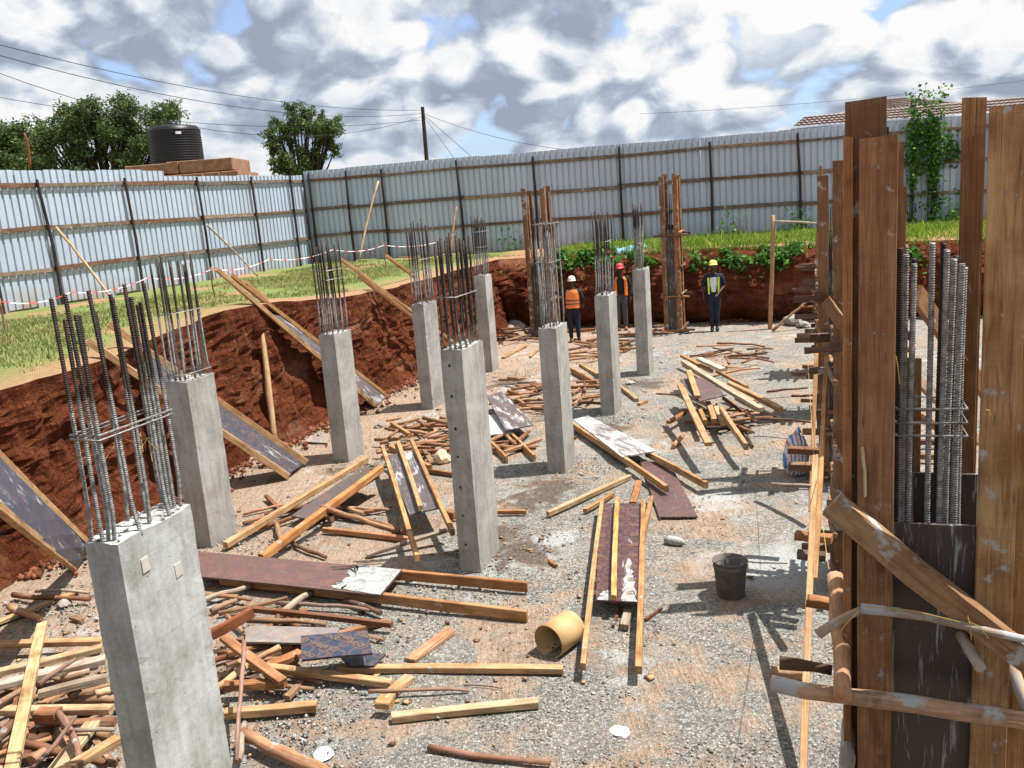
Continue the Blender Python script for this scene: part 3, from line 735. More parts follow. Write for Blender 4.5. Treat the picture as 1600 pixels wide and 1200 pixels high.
c = PY(10, 270, 42); tree('broadleaf_tree', c.x, 42, 2, 5, blobset(-60, 52, 195, 272, 42, c.x, 2, 26, .8, lambda x, y: y > 190+.4*abs(x-5)*.6), 17000, 'green tree at the left edge beyond the fence', .17)
Y = 44; c = PY(470, 270, Y)
def shp2(x, y):
    w0 = 52 if 185 < y < 245 else (30 if y <= 185 else 40); return abs(x-472) < w0*(.8 if y < 175 else 1)
tree('broadleaf_tree', c.x, Y, 2, 6, blobset(420, 525, 172, 272, Y, c.x, 2, 50, .50, shp2), 24000, 'upright dense green tree standing alone above the fence corner', .135)
c = PY(160, 262, 48)
tag(stick_obj('utility_pole', PY(47, 262, 36), PY(38, 208, 36), .05, (.25, .08, .05), None), 'thin reddish rod standing in front of the leftmost tree', 'pole')

# water tank on its stone platform
YT = 34.0; pc = PY(300, 250, YT+1.2)
zt_ = PY(290, 252, YT).z
def blk(name, a, sx, sy, z0, z1, parent):
    V = [(0, 0, z0), (sx, 0, z0), (sx, sy, z0), (0, sy, z0), (0, 0, z1), (sx, 0, z1), (sx, sy, z1), (0, sy, z1)]
    o = mesh(name, V, [(3, 2, 1, 0), (4, 5, 6, 7), (0, 1, 5, 4), (1, 2, 6, 5), (2, 3, 7, 6), (3, 0, 4, 7)], BRICKM, parent)
    md = o.modifiers.new('b', 'BEVEL'); md.width = .02; md.segments = 1; setworld(o, Matrix.Translation(a)); return o
pr = empty('tank_platform', (pc.x, YT+1, 2), 'stacked brown stone platform under the black water tank', 'platform')
xl, xr, xm = PY(226, 262, YT).x, PY(372, 265, YT).x, PY(270, 262, YT).x
blk('stone_slab', Vector((xl-.6, YT-.35, 0)), xm-xl+.5, 2.4, zt_-.42, zt_-.04, pr)
blk('stone_slab', Vector((xm-.02, YT-.6, 0)), .42, 2.4, zt_-.45, zt_-.02, pr)
blk('stone_slab', Vector((xm+.05+.38, YT-.6, 0)), xr-xm-.45, 2.4, zt_-.46, zt_-.02, pr)
for k, (x0, x1) in enumerate(((xl-.8, xm-.2), (xm-.17, xm+.5), (xm+.55, xm+1.3), (xm+1.35, xr-.5), (xr-.45, xr+.2))): blk('stone_slab', Vector((x0, YT-.75, 0)), x1-x0, 2.8, zt_-.85, zt_-.50, pr)
for k in range(6): blk('stone_slab', Vector((xl-.5+k*.75, YT-.7, 0)), .72, 2.7, 2.0, zt_-.88, pr)
tl, trx = PY(231, 225, YT+.8).x, PY(313, 225, YT+.8).x; rad = (trx-tl)/2
tk = empty('water_tank', ((tl+trx)/2+.02, YT+.85, zt_+.0), 'black ribbed plastic water tank on the stone platform', 'tank')
ztop = PY(270, 198, YT+.85).z-zt_
prof = [(rad*1.0, 0)]; nr = 13
for k in range(nr):
    z = .06+k*(ztop*.90-.06)/nr; dz = (ztop*.9-.06)/nr
    if k in (10,): prof += [(rad*.985, z), (rad*.985, z+dz)]
    else: prof += [(rad*.975, z+dz*.05), (rad*1.0, z+dz*.35), (rad*1.0, z+dz*.65), (rad*.975, z+dz*.95)]
prof += [(rad*.97, ztop*.91), (rad*.90, ztop*.985), (rad*.5, ztop*1.03), (rad*.22, ztop*1.04), (.001, ztop*1.04)]
def lathe(name, prof, mat, parent=None, n=32, loc=None, M=None):
    V, Fc = [], []
    for r_, z in prof:
        for k in range(n): V.append((r_*math.cos(6.28318*k/n), r_*math.sin(6.28318*k/n), z))
    for i in range(len(prof)-1):
        for k in range(n): a = i*n+k; b = i*n+(k+1) % n; Fc.append((a, b, b+n, a+n))
    o = mesh(name, V, Fc, mat, parent, smooth=True)
    if M is not None: setworld(o, M)
    return o
lathe('tank_shell', prof, BLACKPL, tk); lathe('lid', [(rad*.2, ztop*1.03), (rad*.2, ztop*1.10), (rad*.12, ztop*1.13), (.001, ztop*1.135)], BLACKPL, tk, 20)
a0 = math.atan2(-1, .55)
V = [(rad*1.012*math.cos(a0+t*.2), rad*1.012*math.sin(a0+t*.2), z) for t in (-.5, 0, .5) for z in (ztop*.735, ztop*.80)]
mesh('white_label', V, [(0, 2, 3, 1), (2, 4, 5, 3)], WHITE, tk)

# electricity pole and wires
pb, ptp = PY(670, 300, 45), PY(660, 167, 45)
ep = empty('electricity_pole', (pb.x, 45, 2), 'slim dark wooden electricity pole beyond the back fence', 'pole')
V, Fc = tube([(0, 0, 0), (ptp.x-pb.x, 0, ptp.z-2)], [.13, .085], 8); mesh('shaft', V, Fc, DARKPOST, ep)
def cable(a, b, sag, label, r=.012, n=14):
    pts = [a.lerp(b, t/n)-Vector((0, 0, sag*4*(t/n)*(1-t/n))) for t in range(n+1)]; c = pts[n//2]
    V, Fc = tube([p-a for p in pts], [r]*(n+1), 4); o = mesh('overhead_cable', V, Fc, WIREM); o.location = a; tag(o, label, 'cable', 'overhead cables')
T = ptp
for (x_, y_, yy, dz, sg, lb) in ((-40, 60, 26, 0, .55, 'highest overhead cable running from upper left to the pole top'), (-40, 76, 26, -.15, .75, 'second overhead cable from the left, just under the highest'),
    (-40, 100, 30, -.30, 1.5, 'third overhead cable from the left, sagging to the pole'), (-40, 145, 34, -.45, .7, 'lowest overhead cable from the left, passing above the tank')):
    cable(PY(x_, y_, yy), T+Vector((0, 0, dz-.15)), sg, lb)
cable(T+Vector((0, 0, -.3)), PY(1000, 240, 38), .5, 'overhead cable dropping right from the pole behind the fence')
cable(T+Vector((0, 0, -.35)), PY(800, 300, 40), .0, 'stay wire slanting right from the pole top')
cable(T+Vector((0, 0, -.4)), PY(720, 262, 46), .0, 'steep stay wire close to the pole')
cable(PY(1000, 178, 60), PY(1660, 118, 60), .3, 'faint distant cable above the house roof')

# house beyond the fence
YH = 42.0
hr = empty('house', (PY(1400, 200, YH).x, YH, 2), 'house with a brown tiled hip roof rising over the back fence', 'house')
el, er = PY(1236, 196, YH), PY(1620, 205, YH); rg = PY(1402, 152, YH+3); ze = el.z-.15
def roofpatch(name, quad, rows, cols):
    """quad: eave-left, eave-right, top-right, top-left; each tile course proud of the next"""
    a, b, c_, d_ = [Vector(q) for q in quad]; nrm = (b-a).cross(d_-a).normalized()
    if nrm.z < 0: nrm = -nrm
    V, Fc = [], []
    for i in range(rows):
        for s, off in ((i/rows, .07), ((i+1)/rows, .0)):
            l, r_ = a.lerp(d_, s), b.lerp(c_, s)
            for j in range(cols*2+1):
                t = j/(cols*2); V.append(l.lerp(r_, t)+nrm*(off+(.035 if j % 2 else 0)))
    n = cols*2+1
    for i in range(rows*2-1):
        for j in range(n-1): k = i*n+j; Fc.append((k, k+1, k+n+1, k+n))
    return mesh(name, [v-hr.location for v in V], Fc, TILE, hr)
ridgeL = Vector((rg.x-.2, YH+4, rg.z)); ridgeR = Vector((rg.x+.5, YH+4, rg.z))
e0, e1 = Vector((el.x, YH, ze)), Vector((er.x+3, YH, ze))
lowL = Vector((el.x+1.0, YH+1.0, ze+.55)); lowR = Vector((e1.x, YH+1.2, ze+.75))
roofpatch('tiled_roof', (e0, e1, lowR, lowL), 5, 60)
roofpatch('tiled_roof', (Vector((rg.x-4.6, YH+.9, ze+.25)), Vector((rg.x+3.6, YH+.9, ze+.25)), ridgeR, ridgeL), 10, 26)
roofpatch('tiled_roof', (Vector((rg.x+3.6, YH+.9, ze+.3)), Vector((rg.x+7, YH+5, ze+.2)), ridgeR+Vector((.05, .05, 0)), ridgeR), 9, 16)
V = []; 
for nm, a, b in (('ridge', ridgeL, Vector((rg.x+.5, YH+4, rg.z))), ('hip', ridgeR, Vector((rg.x+3.6, YH+.9, ze+.35))), ('hip', ridgeL, Vector((rg.x-4.6, YH+.9, ze+.3)))):
    v, f = tube([a-hr.location, b-hr.location], [.09, .09], 6); mesh(nm, v, f, TILE, hr)
plank_obj('fascia', e0-Vector((0, .03, .1)), e1-Vector((0, .03, .1)), .04, .2, (.04, .03, .03), hr, mat=RIM_D)
plank_obj('house_wall', Vector((e0.x+.6, YH+2, (ze+2)/2)), Vector((e1.x, YH+2, (ze+2)/2)), 3.0, ze-2.0, (.5, .5, .5), hr, mat=PLASTER)
plank_obj('gable_vent', Vector((rg.x-.6, YH+3.7, rg.z-.35)), Vector((rg.x+.35, YH+3.7, rg.z-.35)), .5, .5, (.02, .02, .02), hr, mat=RIM_D)

# vine on the back fence
s_ = on_line(1440, 250, FB, FC_); vp_ = FB.lerp(FC_, s_)+Vector((0, -.15, 2.05))
random.seed(71)
vr = empty('climbing_plant', vp_, 'leafy green climber growing up the back fence between the near formwork boards', 'plant')
lpv, stv = [], []
for k in range(26):
    x0 = random.choice([-.38, .26])+random.gauss(0, .07); h_ = random.uniform(2.4, 3.9) if k < 16 else random.uniform(.6, 1.4); xs = x0+random.gauss(0, .16)
    pts = [Vector((x0, 0, 0)), Vector(((x0+xs)/2, -.05, h_*.5)), Vector((xs, -.05, h_))]; stv.append(tube(pts, [.012, .009, .004], 4))
    for _ in range(150 if k < 16 else 30):
        t = random.uniform(.30, 1)**.8 if k < 16 else random.random(); q = pts[0].lerp(pts[1], t*2) if t < .5 else pts[1].lerp(pts[2], t*2-1)
        sp = .12 if t > .5 else .05; lpv.append(q+Vector((random.gauss(0, sp), random.gauss(-.05, .06), random.gauss(0, .1))))
for _ in range(240): lpv.append(Vector((.75+random.gauss(0, .14), -.08, 2.0+random.gauss(0, .22))))
V, Fc = merge(stv); mesh('stem', V, Fc, DARKPOST, vr)
v, f = leaves(np.array(lpv), rng.uniform(.06, .15, len(lpv)), .7, .2); npmesh('foliage', v, f, LEAFW, vr)['kind'] = 'stuff'
for px, r_, n_, lb in ((1135, .5, 60, 'small weeds at the foot of the back fence left of the dark post'), (1240, .6, 90, 'bushy weeds at the foot of the back fence beside the dark post'), (1480, .6, 140, 'dark weeds at the foot of the back fence right of the climber'), (800, .5, 50, 'sprawling dark weed against the back fence left of centre')):
    q = FB.lerp(FC_, on_line(px, 380, FB, FC_)); weed(px, 0, r_, n_, lb, y=q.y-.3) if False else None
    ww = empty('leafy_weed', (q.x, q.y-.35, 2.05), lb, 'plant', 'weeds at the foot of the back fence')
    lpw = np.array([(random.gauss(0, r_*.5), random.gauss(0, .12), abs(random.gauss(0, .35))) for _ in range(n_*2)]); v, f = leaves(lpw, rng.uniform(.06, .16, len(lpw)), .5); npmesh('foliage', v, f, LEAFW, ww)['kind'] = 'stuff'

# ================================================================ CONCRETE COLUMNS
def shaft_mesh(a, b, h, seed, lean_top=.0):
    """a along local x (camera facing face), b along local y; front right corner at origin; slightly chipped arrises"""
    bm = bmesh.new(); nx, ny, nz_ = 6, 8, 34
    bmesh.ops.create_cube(bm, size=1.0)
    bmesh.ops.scale(bm, vec=(a, b, h), verts=bm.verts); bmesh.ops.translate(bm, vec=(-a/2, b/2, h/2), verts=bm.verts)
    bmesh.ops.subdivide_edges(bm, edges=[e for e in bm.edges if abs(e.verts[0].co.z-e.verts[1].co.z) > .1], cuts=nz_)
    bmesh.ops.subdivide_edges(bm, edges=[e for e in bm.edges if abs(e.verts[0].co.x-e.verts[1].co.x) > .1*a], cuts=4)
    bmesh.ops.subdivide_edges(bm, edges=[e for e in bm.edges if abs(e.verts[0].co.y-e.verts[1].co.y) > .1*b], cuts=5)
    cx, cy = -a/2, b/2
    for v in bm.verts:
        c = v.co; ex = min(abs(c.x), abs(c.x+a)); ey = min(abs(c.y), abs(c.y-b)); 
        if ex < 1e-4 and ey < 1e-4:
            k = .003+.007*max(0, nz(c.z*7, seed)-.1)+.006*max(0, nz(c.z*23, seed+4)); c.x += k*(1 if c.x < cx else -1); c.y += k*(1 if c.y < cy else -1)
        c.x += .004*nz(c.z*1.5+seed, c.y*3); c.y += .004*nz(c.z*1.7, c.x*3, seed)
        if c.z > h-1e-4: c.z += .018*nz(c.x*14, c.y*14, seed)
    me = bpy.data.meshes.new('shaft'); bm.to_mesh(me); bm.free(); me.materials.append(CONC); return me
def ribbed(L, r, bendb=0.0, sides=7, pitch=.018, fine=True, wob=.01, amp=1.16):
    """a deformed bar along +z with real ribs when fine"""
    pts, rd = [], []
    n = int(L/pitch*2) if fine else 7
    for i in range(n+1):
        t = i/n; z = L*t; dx = bendb*max(0, 1-z/.22)**1.5; pts.append(Vector((dx+wob*math.sin(z*2.3+L*9), wob*math.cos(z*1.9+L*5), z)))
        rd.append(r*(amp if (i % 2 and fine) else .94 if fine else 1))
    return tube(pts, rd, sides)
def ring(cx0, cx1, cy0, cy1, z, r=.004, tilt=0.0):
    c = [(cx0, cy0), (cx1, cy0), (cx1, cy1), (cx0, cy1), (cx0, cy0)]
    return tube([Vector((x, y, z+tilt*(x-cx0))) for x, y in c], [r]*5, 5)
RZ = -TH
def column(foot, a, b, h, label, bar_top_y, nb=(4, 4), r=.011, fine=False, cem=.35, tone=(1, 1, 1), ties=(.55,), top_extra=True, inset=.035, cage=None, barL=None, holes=False):
    root = empty('concrete_column', foot, label, 'column', 'cast concrete columns', rz=RZ)
    s = bpy.data.objects.new('shaft', shaft_mesh(a, b, h, foot.x*3)); link(s, root); s.color = (*tone, 1)
    zt = zat(foot.x-.1, foot.y+.15, bar_top_y) if barL is None else h+barL
    x0, x1, y0, y1 = -a+inset, -inset, inset, b-inset
    if cage: x0, x1, y0, y1 = cage
    bx = set()
    for i in range(nb[0]):
        for j in range(nb[1]):
            if 0 < i < nb[0]-1 and 0 < j < nb[1]-1: continue
            bx.add((x0+(x1-x0)*i/max(1, nb[0]-1), y0+(y1-y0)*j/max(1, nb[1]-1)))
    for (x, y) in sorted(bx):
        L = zt-h+random.uniform(-.10, .05); v, f = ribbed(L+.02, r, random.uniform(-.03, .03), 7 if fine else 6, fine=fine, wob=.004+.006*random.random())
        o = mesh('rebar', v, f, REBAR, root, smooth=True); o.location = (x+random.uniform(-.01, .01), y+random.uniform(-.01, .01), h-.02)
        o.rotation_euler = (random.gauss(0, .012), random.gauss(0, .012), 0); o.color = (1, 1, 1, cem)
    for t in ties:
        v, f = ring(x0-.015, x1+.015, y0-.015, y1+.015, 0, .006, random.uniform(-.1, .1)); o = mesh('stirrup', v, f, REBAR, root, smooth=True); o.location.z = h+(zt-h)*t; o.color = (1, 1, 1, 1)
    if holes:
        for z in np.linspace(h*.13, h*.93, 7):
            v, f = tube([(-a*.62+random.uniform(-.01, .01), -.0085, z+random.uniform(-.03, .03)), (-a*.62, -.002, z)], [.009, .011], 8); mesh('tie_hole', v, f, BLACKC, root)
    # crumbs of concrete left on the top
    cr = []
    for _ in range(60):
        x, y = random.uniform(-a+.01, -.01), random.uniform(.01, b-.01); s_ = random.uniform(.008, .024)
        cr.append(([(x+random.uniform(-s_, s_), y+random.uniform(-s_, s_), h-.01+random.uniform(0, s_*1.6)) for _ in range(6)], [(0, 1, 2), (0, 2, 3), (0, 3, 4), (0, 4, 1), (5, 2, 1), (5, 3, 2), (5, 4, 3), (5, 1, 4)]))
    V, Fc = merge(cr); mesh('concrete_crumbs', V, Fc, CONC, root).color = (1, 1, 1, 1)
    return root
def solve(foot, h, xl, xr):
    """face widths from the photographed top corners"""
    f = np.array(foot); top = f+np.array([0, 0, h]); a = b = .3
    lo, hi = .1, .9
    for _ in range(30):
        mid = (lo+hi)/2
        if proj(top-D2*mid)[0] > xl: lo = mid
        else: hi = mid
    a = lo; lo, hi = .1, .9
    for _ in range(30):
        mid = (lo+hi)/2
        if proj(top+D1*mid)[0] < xr: lo = mid
        else: hi = mid
    return min(a, .42), min(lo, .62)
cols = [ # foot corner px, top corner y, top xl, xr, bar top y, label
    ((331, 857), 597, 257, 335, 405, 'pale concrete column second from the left, right behind the nearest one', dict(nb=(4, 4), r=.012, ties=(.0, .05, .55), cem=.7)),
    ((545, 722), 523, 497, 548, 378, 'concrete column beside the left earth cut, third from the left', dict(nb=(4, 4), r=.012, ties=(.0, .6, .7), cem=.5)),
    ((677, 640), 476, 642, 682, 347, 'concrete column with a messy rebar cage, fourth from the left', dict(nb=(4, 4), r=.012, ties=(.0, .4, .55), cem=.7)),
    ((770, 581), 431, 740, 768, 340, 'farthest concrete column of the left row', dict(nb=(4, 4), r=.012, ties=(.5, .75), cem=.5)),
    ((752, 895), 547, 687, 755, 372, 'tall concrete column in the centre of the pit with dark rebar', dict(nb=(4, 5), ties=(.48,), cem=.12, r=.0125, holes=True)),
    ((884, 740), 513, 840, 886, 345, 'concrete column right of the central one, rough broken top', dict(nb=(4, 4), r=.012, ties=(.62, .98), cem=1.2, barL=1.35)),
    ((961, 649), 462, 928, 963, 334, 'concrete column between the orange-vested workers with splayed rebar', dict(nb=(4, 4), r=.012, ties=(.66,), cem=.6)),
    ((1015, 587), 421, 987, 1015, 321, 'concrete column standing behind and right of the splayed-rebar one', dict(nb=(3, 3), r=.014, ties=(.4,), cem=.8, cage=(-.20, -.06, .05, .2)))]
for (fx, fy), ty, xl_, xr_, by, lb, kw in cols:
    ft = P(fx, fy); h = zat(ft.x, ft.y, ty); a, b = solve(ft, h, xl_, xr_)
    print('COLUMN', lb[:30], 'h %.2f a %.2f b %.2f' % (h, a, b)); column(ft, a, b, h, lb, by, tone=(random.uniform(.95, 1.08),)*3, **kw)
# nearest column
q = P(184, 850, 1.95); ftA = Vector((q.x, q.y, 0)); a, b = solve(ftA, 1.95, 130, 300); print('A', ftA, a, b)
ca = column(ftA, a, b, 1.95, 'nearest large grey concrete column at the lower left with tall ribbed rebars', 468, nb=(4, 5), r=.0112, fine=True, cem=.75, tone=(1.14, 1.20, 1.25), ties=(.44, .455), inset=.035)
for (yy, zz) in ((.17, 1.76), (.42, 1.62)):          # two patched tie holes on the lit face
    V = [(.0045, yy-.028, zz-.045), (.0045, yy+.03, zz-.04), (.0045, yy+.026, zz+.042), (.0045, yy-.03, zz+.038)]
    V += [(v[0]-.02, v[1], v[2]) for v in V]
    mesh('mortar_patch', V, [(0, 1, 2, 3), (0, 4, 5, 1), (1, 5, 6, 2), (2, 6, 7, 3), (3, 7, 4, 0)], m_plain('mortar_patch', (.46, .43, .38), .95), ca)
tw = []
for _ in range(14):
    p0 = Vector((random.uniform(-a, 0), random.uniform(0, b), 2.38+random.uniform(-.03, .05))); tw.append(tube([p0, p0+Vector((random.uniform(-.1, .1), random.uniform(-.1, .1), random.uniform(-.12, .1)))], [.0018, .0018], 4))
V, Fc = merge(tw); mesh('tie_wires', V, Fc, YWIRE, ca)

# ================================================================ FORMWORK
def formwork(foot, a, b, hply, hb, label, lefts, seed, pad=.05, ny=6, stickout=.35, bars=True, cem=.8):
    """box of plywood stiffened by tall boards and clamped by yokes of sticks; local x = D2, y = D1, origin front right corner"""
    random.seed(seed); root = empty('column_formwork', foot, label, 'formwork', 'timber column formwork', rz=RZ)
    def ply(x0, y0, x1, y1, z0, z1):
        A, B = Vector((x0, y0, (z0+z1)/2)), Vector((x1, y1, (z0+z1)/2)); M = rootM(root); o = plank_obj('plywood_panel', M @ A, M @ B, .018, z1-z0, (.05, .035, .03), root, .75, mat=PLYV, jit=0, bow=0); return o
    ply(-a, -.012, 0, -.012, .02, hply); ply(-a, b+.012, 0, b+.012, .02, hply+.1); ply(-a-.012, 0, -a-.012, b, .02, hply+.05); ply(.012, 0, .012, b, .02, hply)
    Mr = rootM(root)
    def board(x, y, wx, wy, z1, lx=0, ly=0):
        o = plank_obj('board', Mr @ Vector((x, y, 0)), Mr @ Vector((x+lx, y+ly, z1)), wx, wy, random.choice([ORG, (.30, .16, .075), OLD, (.24, .13, .065)]), root, random.uniform(.7, 1), upv=tuple(D1)); return o
    # boards: width along x (front/back faces) or y (side faces); 'along' Z=up of D1, y = cross
    for x in (-a-.03, -.0): board(x, -.045, .12, .03, hb+random.uniform(-.15, .1))
    for x in (-a-.02, .01): board(x, b+.045, .12, .03, hb+random.uniform(-.15, .15))
    for y in (.03, b-.03): board(-a-.045, y, .03, .12, hb+random.uniform(-.2, .15)); board(.045, y, .03, .12, hb+random.uniform(-.2, .15))
    for k in range(ny):
        z = .12+k*(hply-.2)/(ny-1)+random.uniform(-.10, .10)
        for dz, (p, q_) in enumerate((((-a-.13-stickout*random.random()**1.8, -.085, z), (.15+random.uniform(.05, stickout*.6), -.085, z)), ((-a-.13-stickout*random.random()**1.8, b+.085, z), (.15+random.uniform(.05, stickout*.6), b+.085, z)),
                                   ((-a-.085, -.13-random.uniform(0, .3), z+.06), (-a-.085, b+.15+random.uniform(0, .3), z+.06)), ((.085, -.13-random.uniform(0, .3), z+.06), (.085, b+.15+random.uniform(0, .3), z+.06)))):
            cl_ = random.choice([REDW, BRN, OLD, BRN, (.15, .10, .07), ORG])
            if dz < 2 and random.random() < .3: continue
            if random.random() < .45: plank_obj('yoke', Mr @ Vector(p), Mr @ Vector(q_), .05, .075, cl_, root, .9)
            else: stick_obj('yoke', Mr @ Vector(p), Mr @ Vector(q_), random.uniform(.022, .034), cl_, root, .9, .03)
    if bars:
        for x in (-a+.06, -a/2, -.06):
            for y in (.06, b-.06):
                v, f = ribbed(hb-.45, .011, 0, 6, fine=False); o = mesh('rebar', v, f, REBAR, root, smooth=True); o.location = (x, y, .05); o.color = (1, 1, 1, cem*3); o.rotation_euler = (random.gauss(0, .008), random.gauss(0, .008), 0)
    return root
u_, v_ = 0, 3.60
formwork(Vector((*W_(0, v_+.10)[:2], 0)), .26, .46, 2.3, 3.62, 'formwork second from the front in the right-hand row, close behind the near one', None, 11, ny=6, stickout=.26)
formwork(Vector((*W_(3.15, v_)[:2], 0)), .26, .46, 2.3, 3.66, 'formwork third from the front in the right-hand row', None, 12, ny=6, stickout=.26)
formwork(Vector((*W_(6.3, v_)[:2], 0)), .26, .46, 2.2, 2.9, 'formwork fourth from the front in the right-hand row', None, 13, ny=5, stickout=.35)
formwork(Vector((*W_(9.45, v_)[:2], 0)), .26, .46, 2.1, 2.6, 'formwork fifth and farthest in the right-hand row', None, 14, ny=6, stickout=.4)
ft = P(1063, 520); zt = zat(ft.x, ft.y, 276)
formwork(ft, .30, .46, 2.6, zt, 'tall orange timber formwork against the far cut left of the yellow-helmeted worker', None, 15, ny=4, stickout=.25)
ft = W_(13.2, -5.0+1.75) ; ft = P(863, 527); zt = zat(ft.x, ft.y, 298)
formwork(ft, .48, .42, 1.9, zt, 'orange timber formwork standing behind the rough-topped column', None, 16, ny=3, stickout=.15)
random.seed(99)

# near formwork, built board by board
UK = uv((1.97, 4.02, 0))[0]; cK = PU(1455, 1000, UK)
K = empty('column_formwork', (cK.x, cK.y, 0), 'nearest big formwork at the right edge with cement-smeared plywood and a diagonal brace', 'formwork', 'timber column formwork')
def kboard(x0, x1, ytop, u, col, alpha=.95, th=.03, name='board', ref=None, zbot=0.0, lean=0.0):
    """board whose left/right edges sit at photographed x0..x1 at its top"""
    A, B = PU(x0, ytop, u), PU(x1, ytop+(x0-x1)*.078, u); c = (A+B)/2; wd = (B-A).length
    bot = Vector((c.x+lean, c.y, zbot)); me = None
    return plank_obj(name, bot, c, wd, th, col, K, alpha, upv=tuple(D1), bow=.004)
kboard(1320, 1386, 158, UK+.14, (.20, .115, .062), .9)
kboard(1343, 1404, 216, UK, (.29, .155, .08), .93, .032)
kboard(1396, 1412, 222, UK+.17, (.30, .17, .09), 1, .03)
kboard(1404, 1416, 292, UK+.30, ORG, 1, .03)
kboard(1318, 1332, 215, UK+.08, ORG, .9, .09)
kboard(1546, 1612, 168, UK, (.40, .25, .125), .86, .035)
kboard(1503, 1541, 154, UK+.52, (.36, .21, .10), 1, .03)
kboard(1507, 1538, 213, UK+.46, (.25, .13, .06), 1, .03)
kboard(1606, 1665, 190, UK+.12, (.44, .25, .11), .95, .03)
kboard(1402, 1440, 560, UK+.50, (.30, .17, .08), .9, .03)
def kply(x0, x1, y0, u, alpha, zb=.02, nm='plywood_panel'):
    A, B = PU(x0, y0, u), PU(x1, y0-(x1-x0)*.05, u); zt = (A.z+B.z)/2; A.z = B.z = (zt+zb)/2
    return plank_obj(nm, A, B, .02, zt-zb, (.025, .022, .022), K, alpha, mat=PLYV, jit=0, bow=0)
kply(1388, 1532, 822, UK+.045, .62)
kply(1400, 1528, 742, UK+.42, .66)
for ul, xx in ((0, 1402), (1, 1536)):
    A, B = PU(xx, 900, UK+.06), None; B = A+Vector(D1)*.36; zt = 1.5; A.z = B.z = zt/2; plank_obj('plywood_panel', A, B, .02, zt, (.05, .04, .035), K, .6, mat=PLYV, jit=0, bow=0)
for (x_, y_) in ((1362, 260), (1372, 262), (1366, 520), (1380, 522), (1360, 900), (1378, 905), (1370, 1060), (1572, 300), (1588, 305), (1560, 620), (1575, 625), (1548, 1010), (1565, 1100)):
    p_ = PU(x_, y_, UK-.019); v, f = tube([(0, 0, 0), (0, -.003, 0)], [.006, .005], 6); o = mesh('nail_head', v, f, REBAR, K); setworld(o, Matrix.Translation(p_)); o.color = (1, 1, 1, 9)
# rebars with cement
random.seed(5)
for k, (x_, yt, du) in enumerate(((1409, 388, .12), (1418, 398, .20), (1426, 412, .12), (1433, 405, .30), (1414, 383, .33), (1462, 380, .12), (1470, 378, .28), (1478, 390, .12), (1486, 404, .2), (1494, 400, .33), (1502, 412, .14), (1508, 418, .26))):
    q = PU(x_, yt, UK+du); v, f = ribbed(q.z-.3, .0142, 0, 8, .022, True, .004, 1.05); o = mesh('rebar', v, f, REBAR, K, smooth=True)
    setworld(o, Matrix.Translation((q.x, q.y, .3)) @ Matrix.Rotation(random.gauss(0, .006), 4, 'X')); o.color = (1, 1, 1, 9.0 if k % 3 else 1.0)
for yy in (640, 662, 682):
    A, B = PU(1400, yy, UK+.10), PU(1512, yy-2, UK+.10); pts = [A, B, B+Vector(D1)*.25, A+Vector(D1)*.25, A]; zz = (A.z+B.z)/2
    v, f = tube([Vector((p.x, p.y, zz)) for p in pts], [.006]*5, 5); o = mesh('stirrup', v, f, REBAR, K, smooth=True); setworld(o, Matrix.Identity(4)); o.color = (1, 1, 1, 9)
# diagonal brace, branches and split logs
plank_obj('diagonal_brace', PU(1300, 786, UK-.06), PU(1640, 1055, UK-.10), .06, .125, (.32, .20, .11), K, .76, bow=.02, jit=.008)
stick_obj('tie_branch', PU(1278, 992, UK-.14), PU(1352, 950, UK-.10), .024, (.38, .28, .19), K, .9, .06)
stick_obj('tie_branch', PU(1345, 950, UK-.10), PU(1620, 1003, UK-.16), .024, (.30, .24, .19), K, .55, .03)
stick_obj('split_log', PU(1205, 1072, UK-.13), PU(1620, 1126, UK-.13), .042, (.42, .27, .17), K, .72, .015, sides=9, taper=1.0)
stick_obj('yoke', PU(1305, 900, UK+.45), PU(1316, 1093, UK-.22), .042, (.46, .26, .15), K, .85, .0, sides=9, taper=1.05)
stick_obj('yoke', PU(1328, 1130, UK+.2), PU(1322, 1215, UK-.15), .045, (.34, .30, .26), K, .6, .0)
stick_obj('yoke', PU(1218, 1036, UK+.3), PU(1300, 1047, UK+.3), .035, (.12, .07, .045), K, 1, .05)
stick_obj('yoke', PU(1500, 990, UK+.05), PU(1532, 1045, UK-.14), .026, (.48, .38, .27), K, .65, .0, taper=1.0)
stick_obj('yoke', PU(1570, 1010, UK+.1), PU(1615, 1130, UK-.1), .035, (.45, .36, .27), K, .6, .02)
plank_obj('yoke', PU(1260, 938, UK+.75), PU(1302, 945, UK+.75), .08, .055, ORG, K, .9)
plank_obj('wood_chip', PU(1290, 470, UK+.5), PU(1318, 508, UK+.42), .01, .07, (.34, .20, .11), K, 1)
plank_obj('splinter', PU(1347, 700, UK-.03), PU(1352, 775, UK-.03), .01, .02, PALE, K, 1)
for (x1, y1, x2, y2) in ((1352, 948, 1500, 972), (1298, 1010, 1345, 952), (1512, 962, 1518, 1000), (1515, 972, 1545, 998), (1400, 556, 1406, 600), (1500, 555, 1512, 563), (1540, 640, 1552, 655)):
    v, f = tube([PU(x1, y1, UK-.17), PU((x1+x2)/2, (y1+y2)/2-6, UK-.18), PU(x2, y2, UK-.17)], [.0028]*3, 4); o = mesh('binding_wire', v, f, YWIRE, K); setworld(o, Matrix.Identity(4))

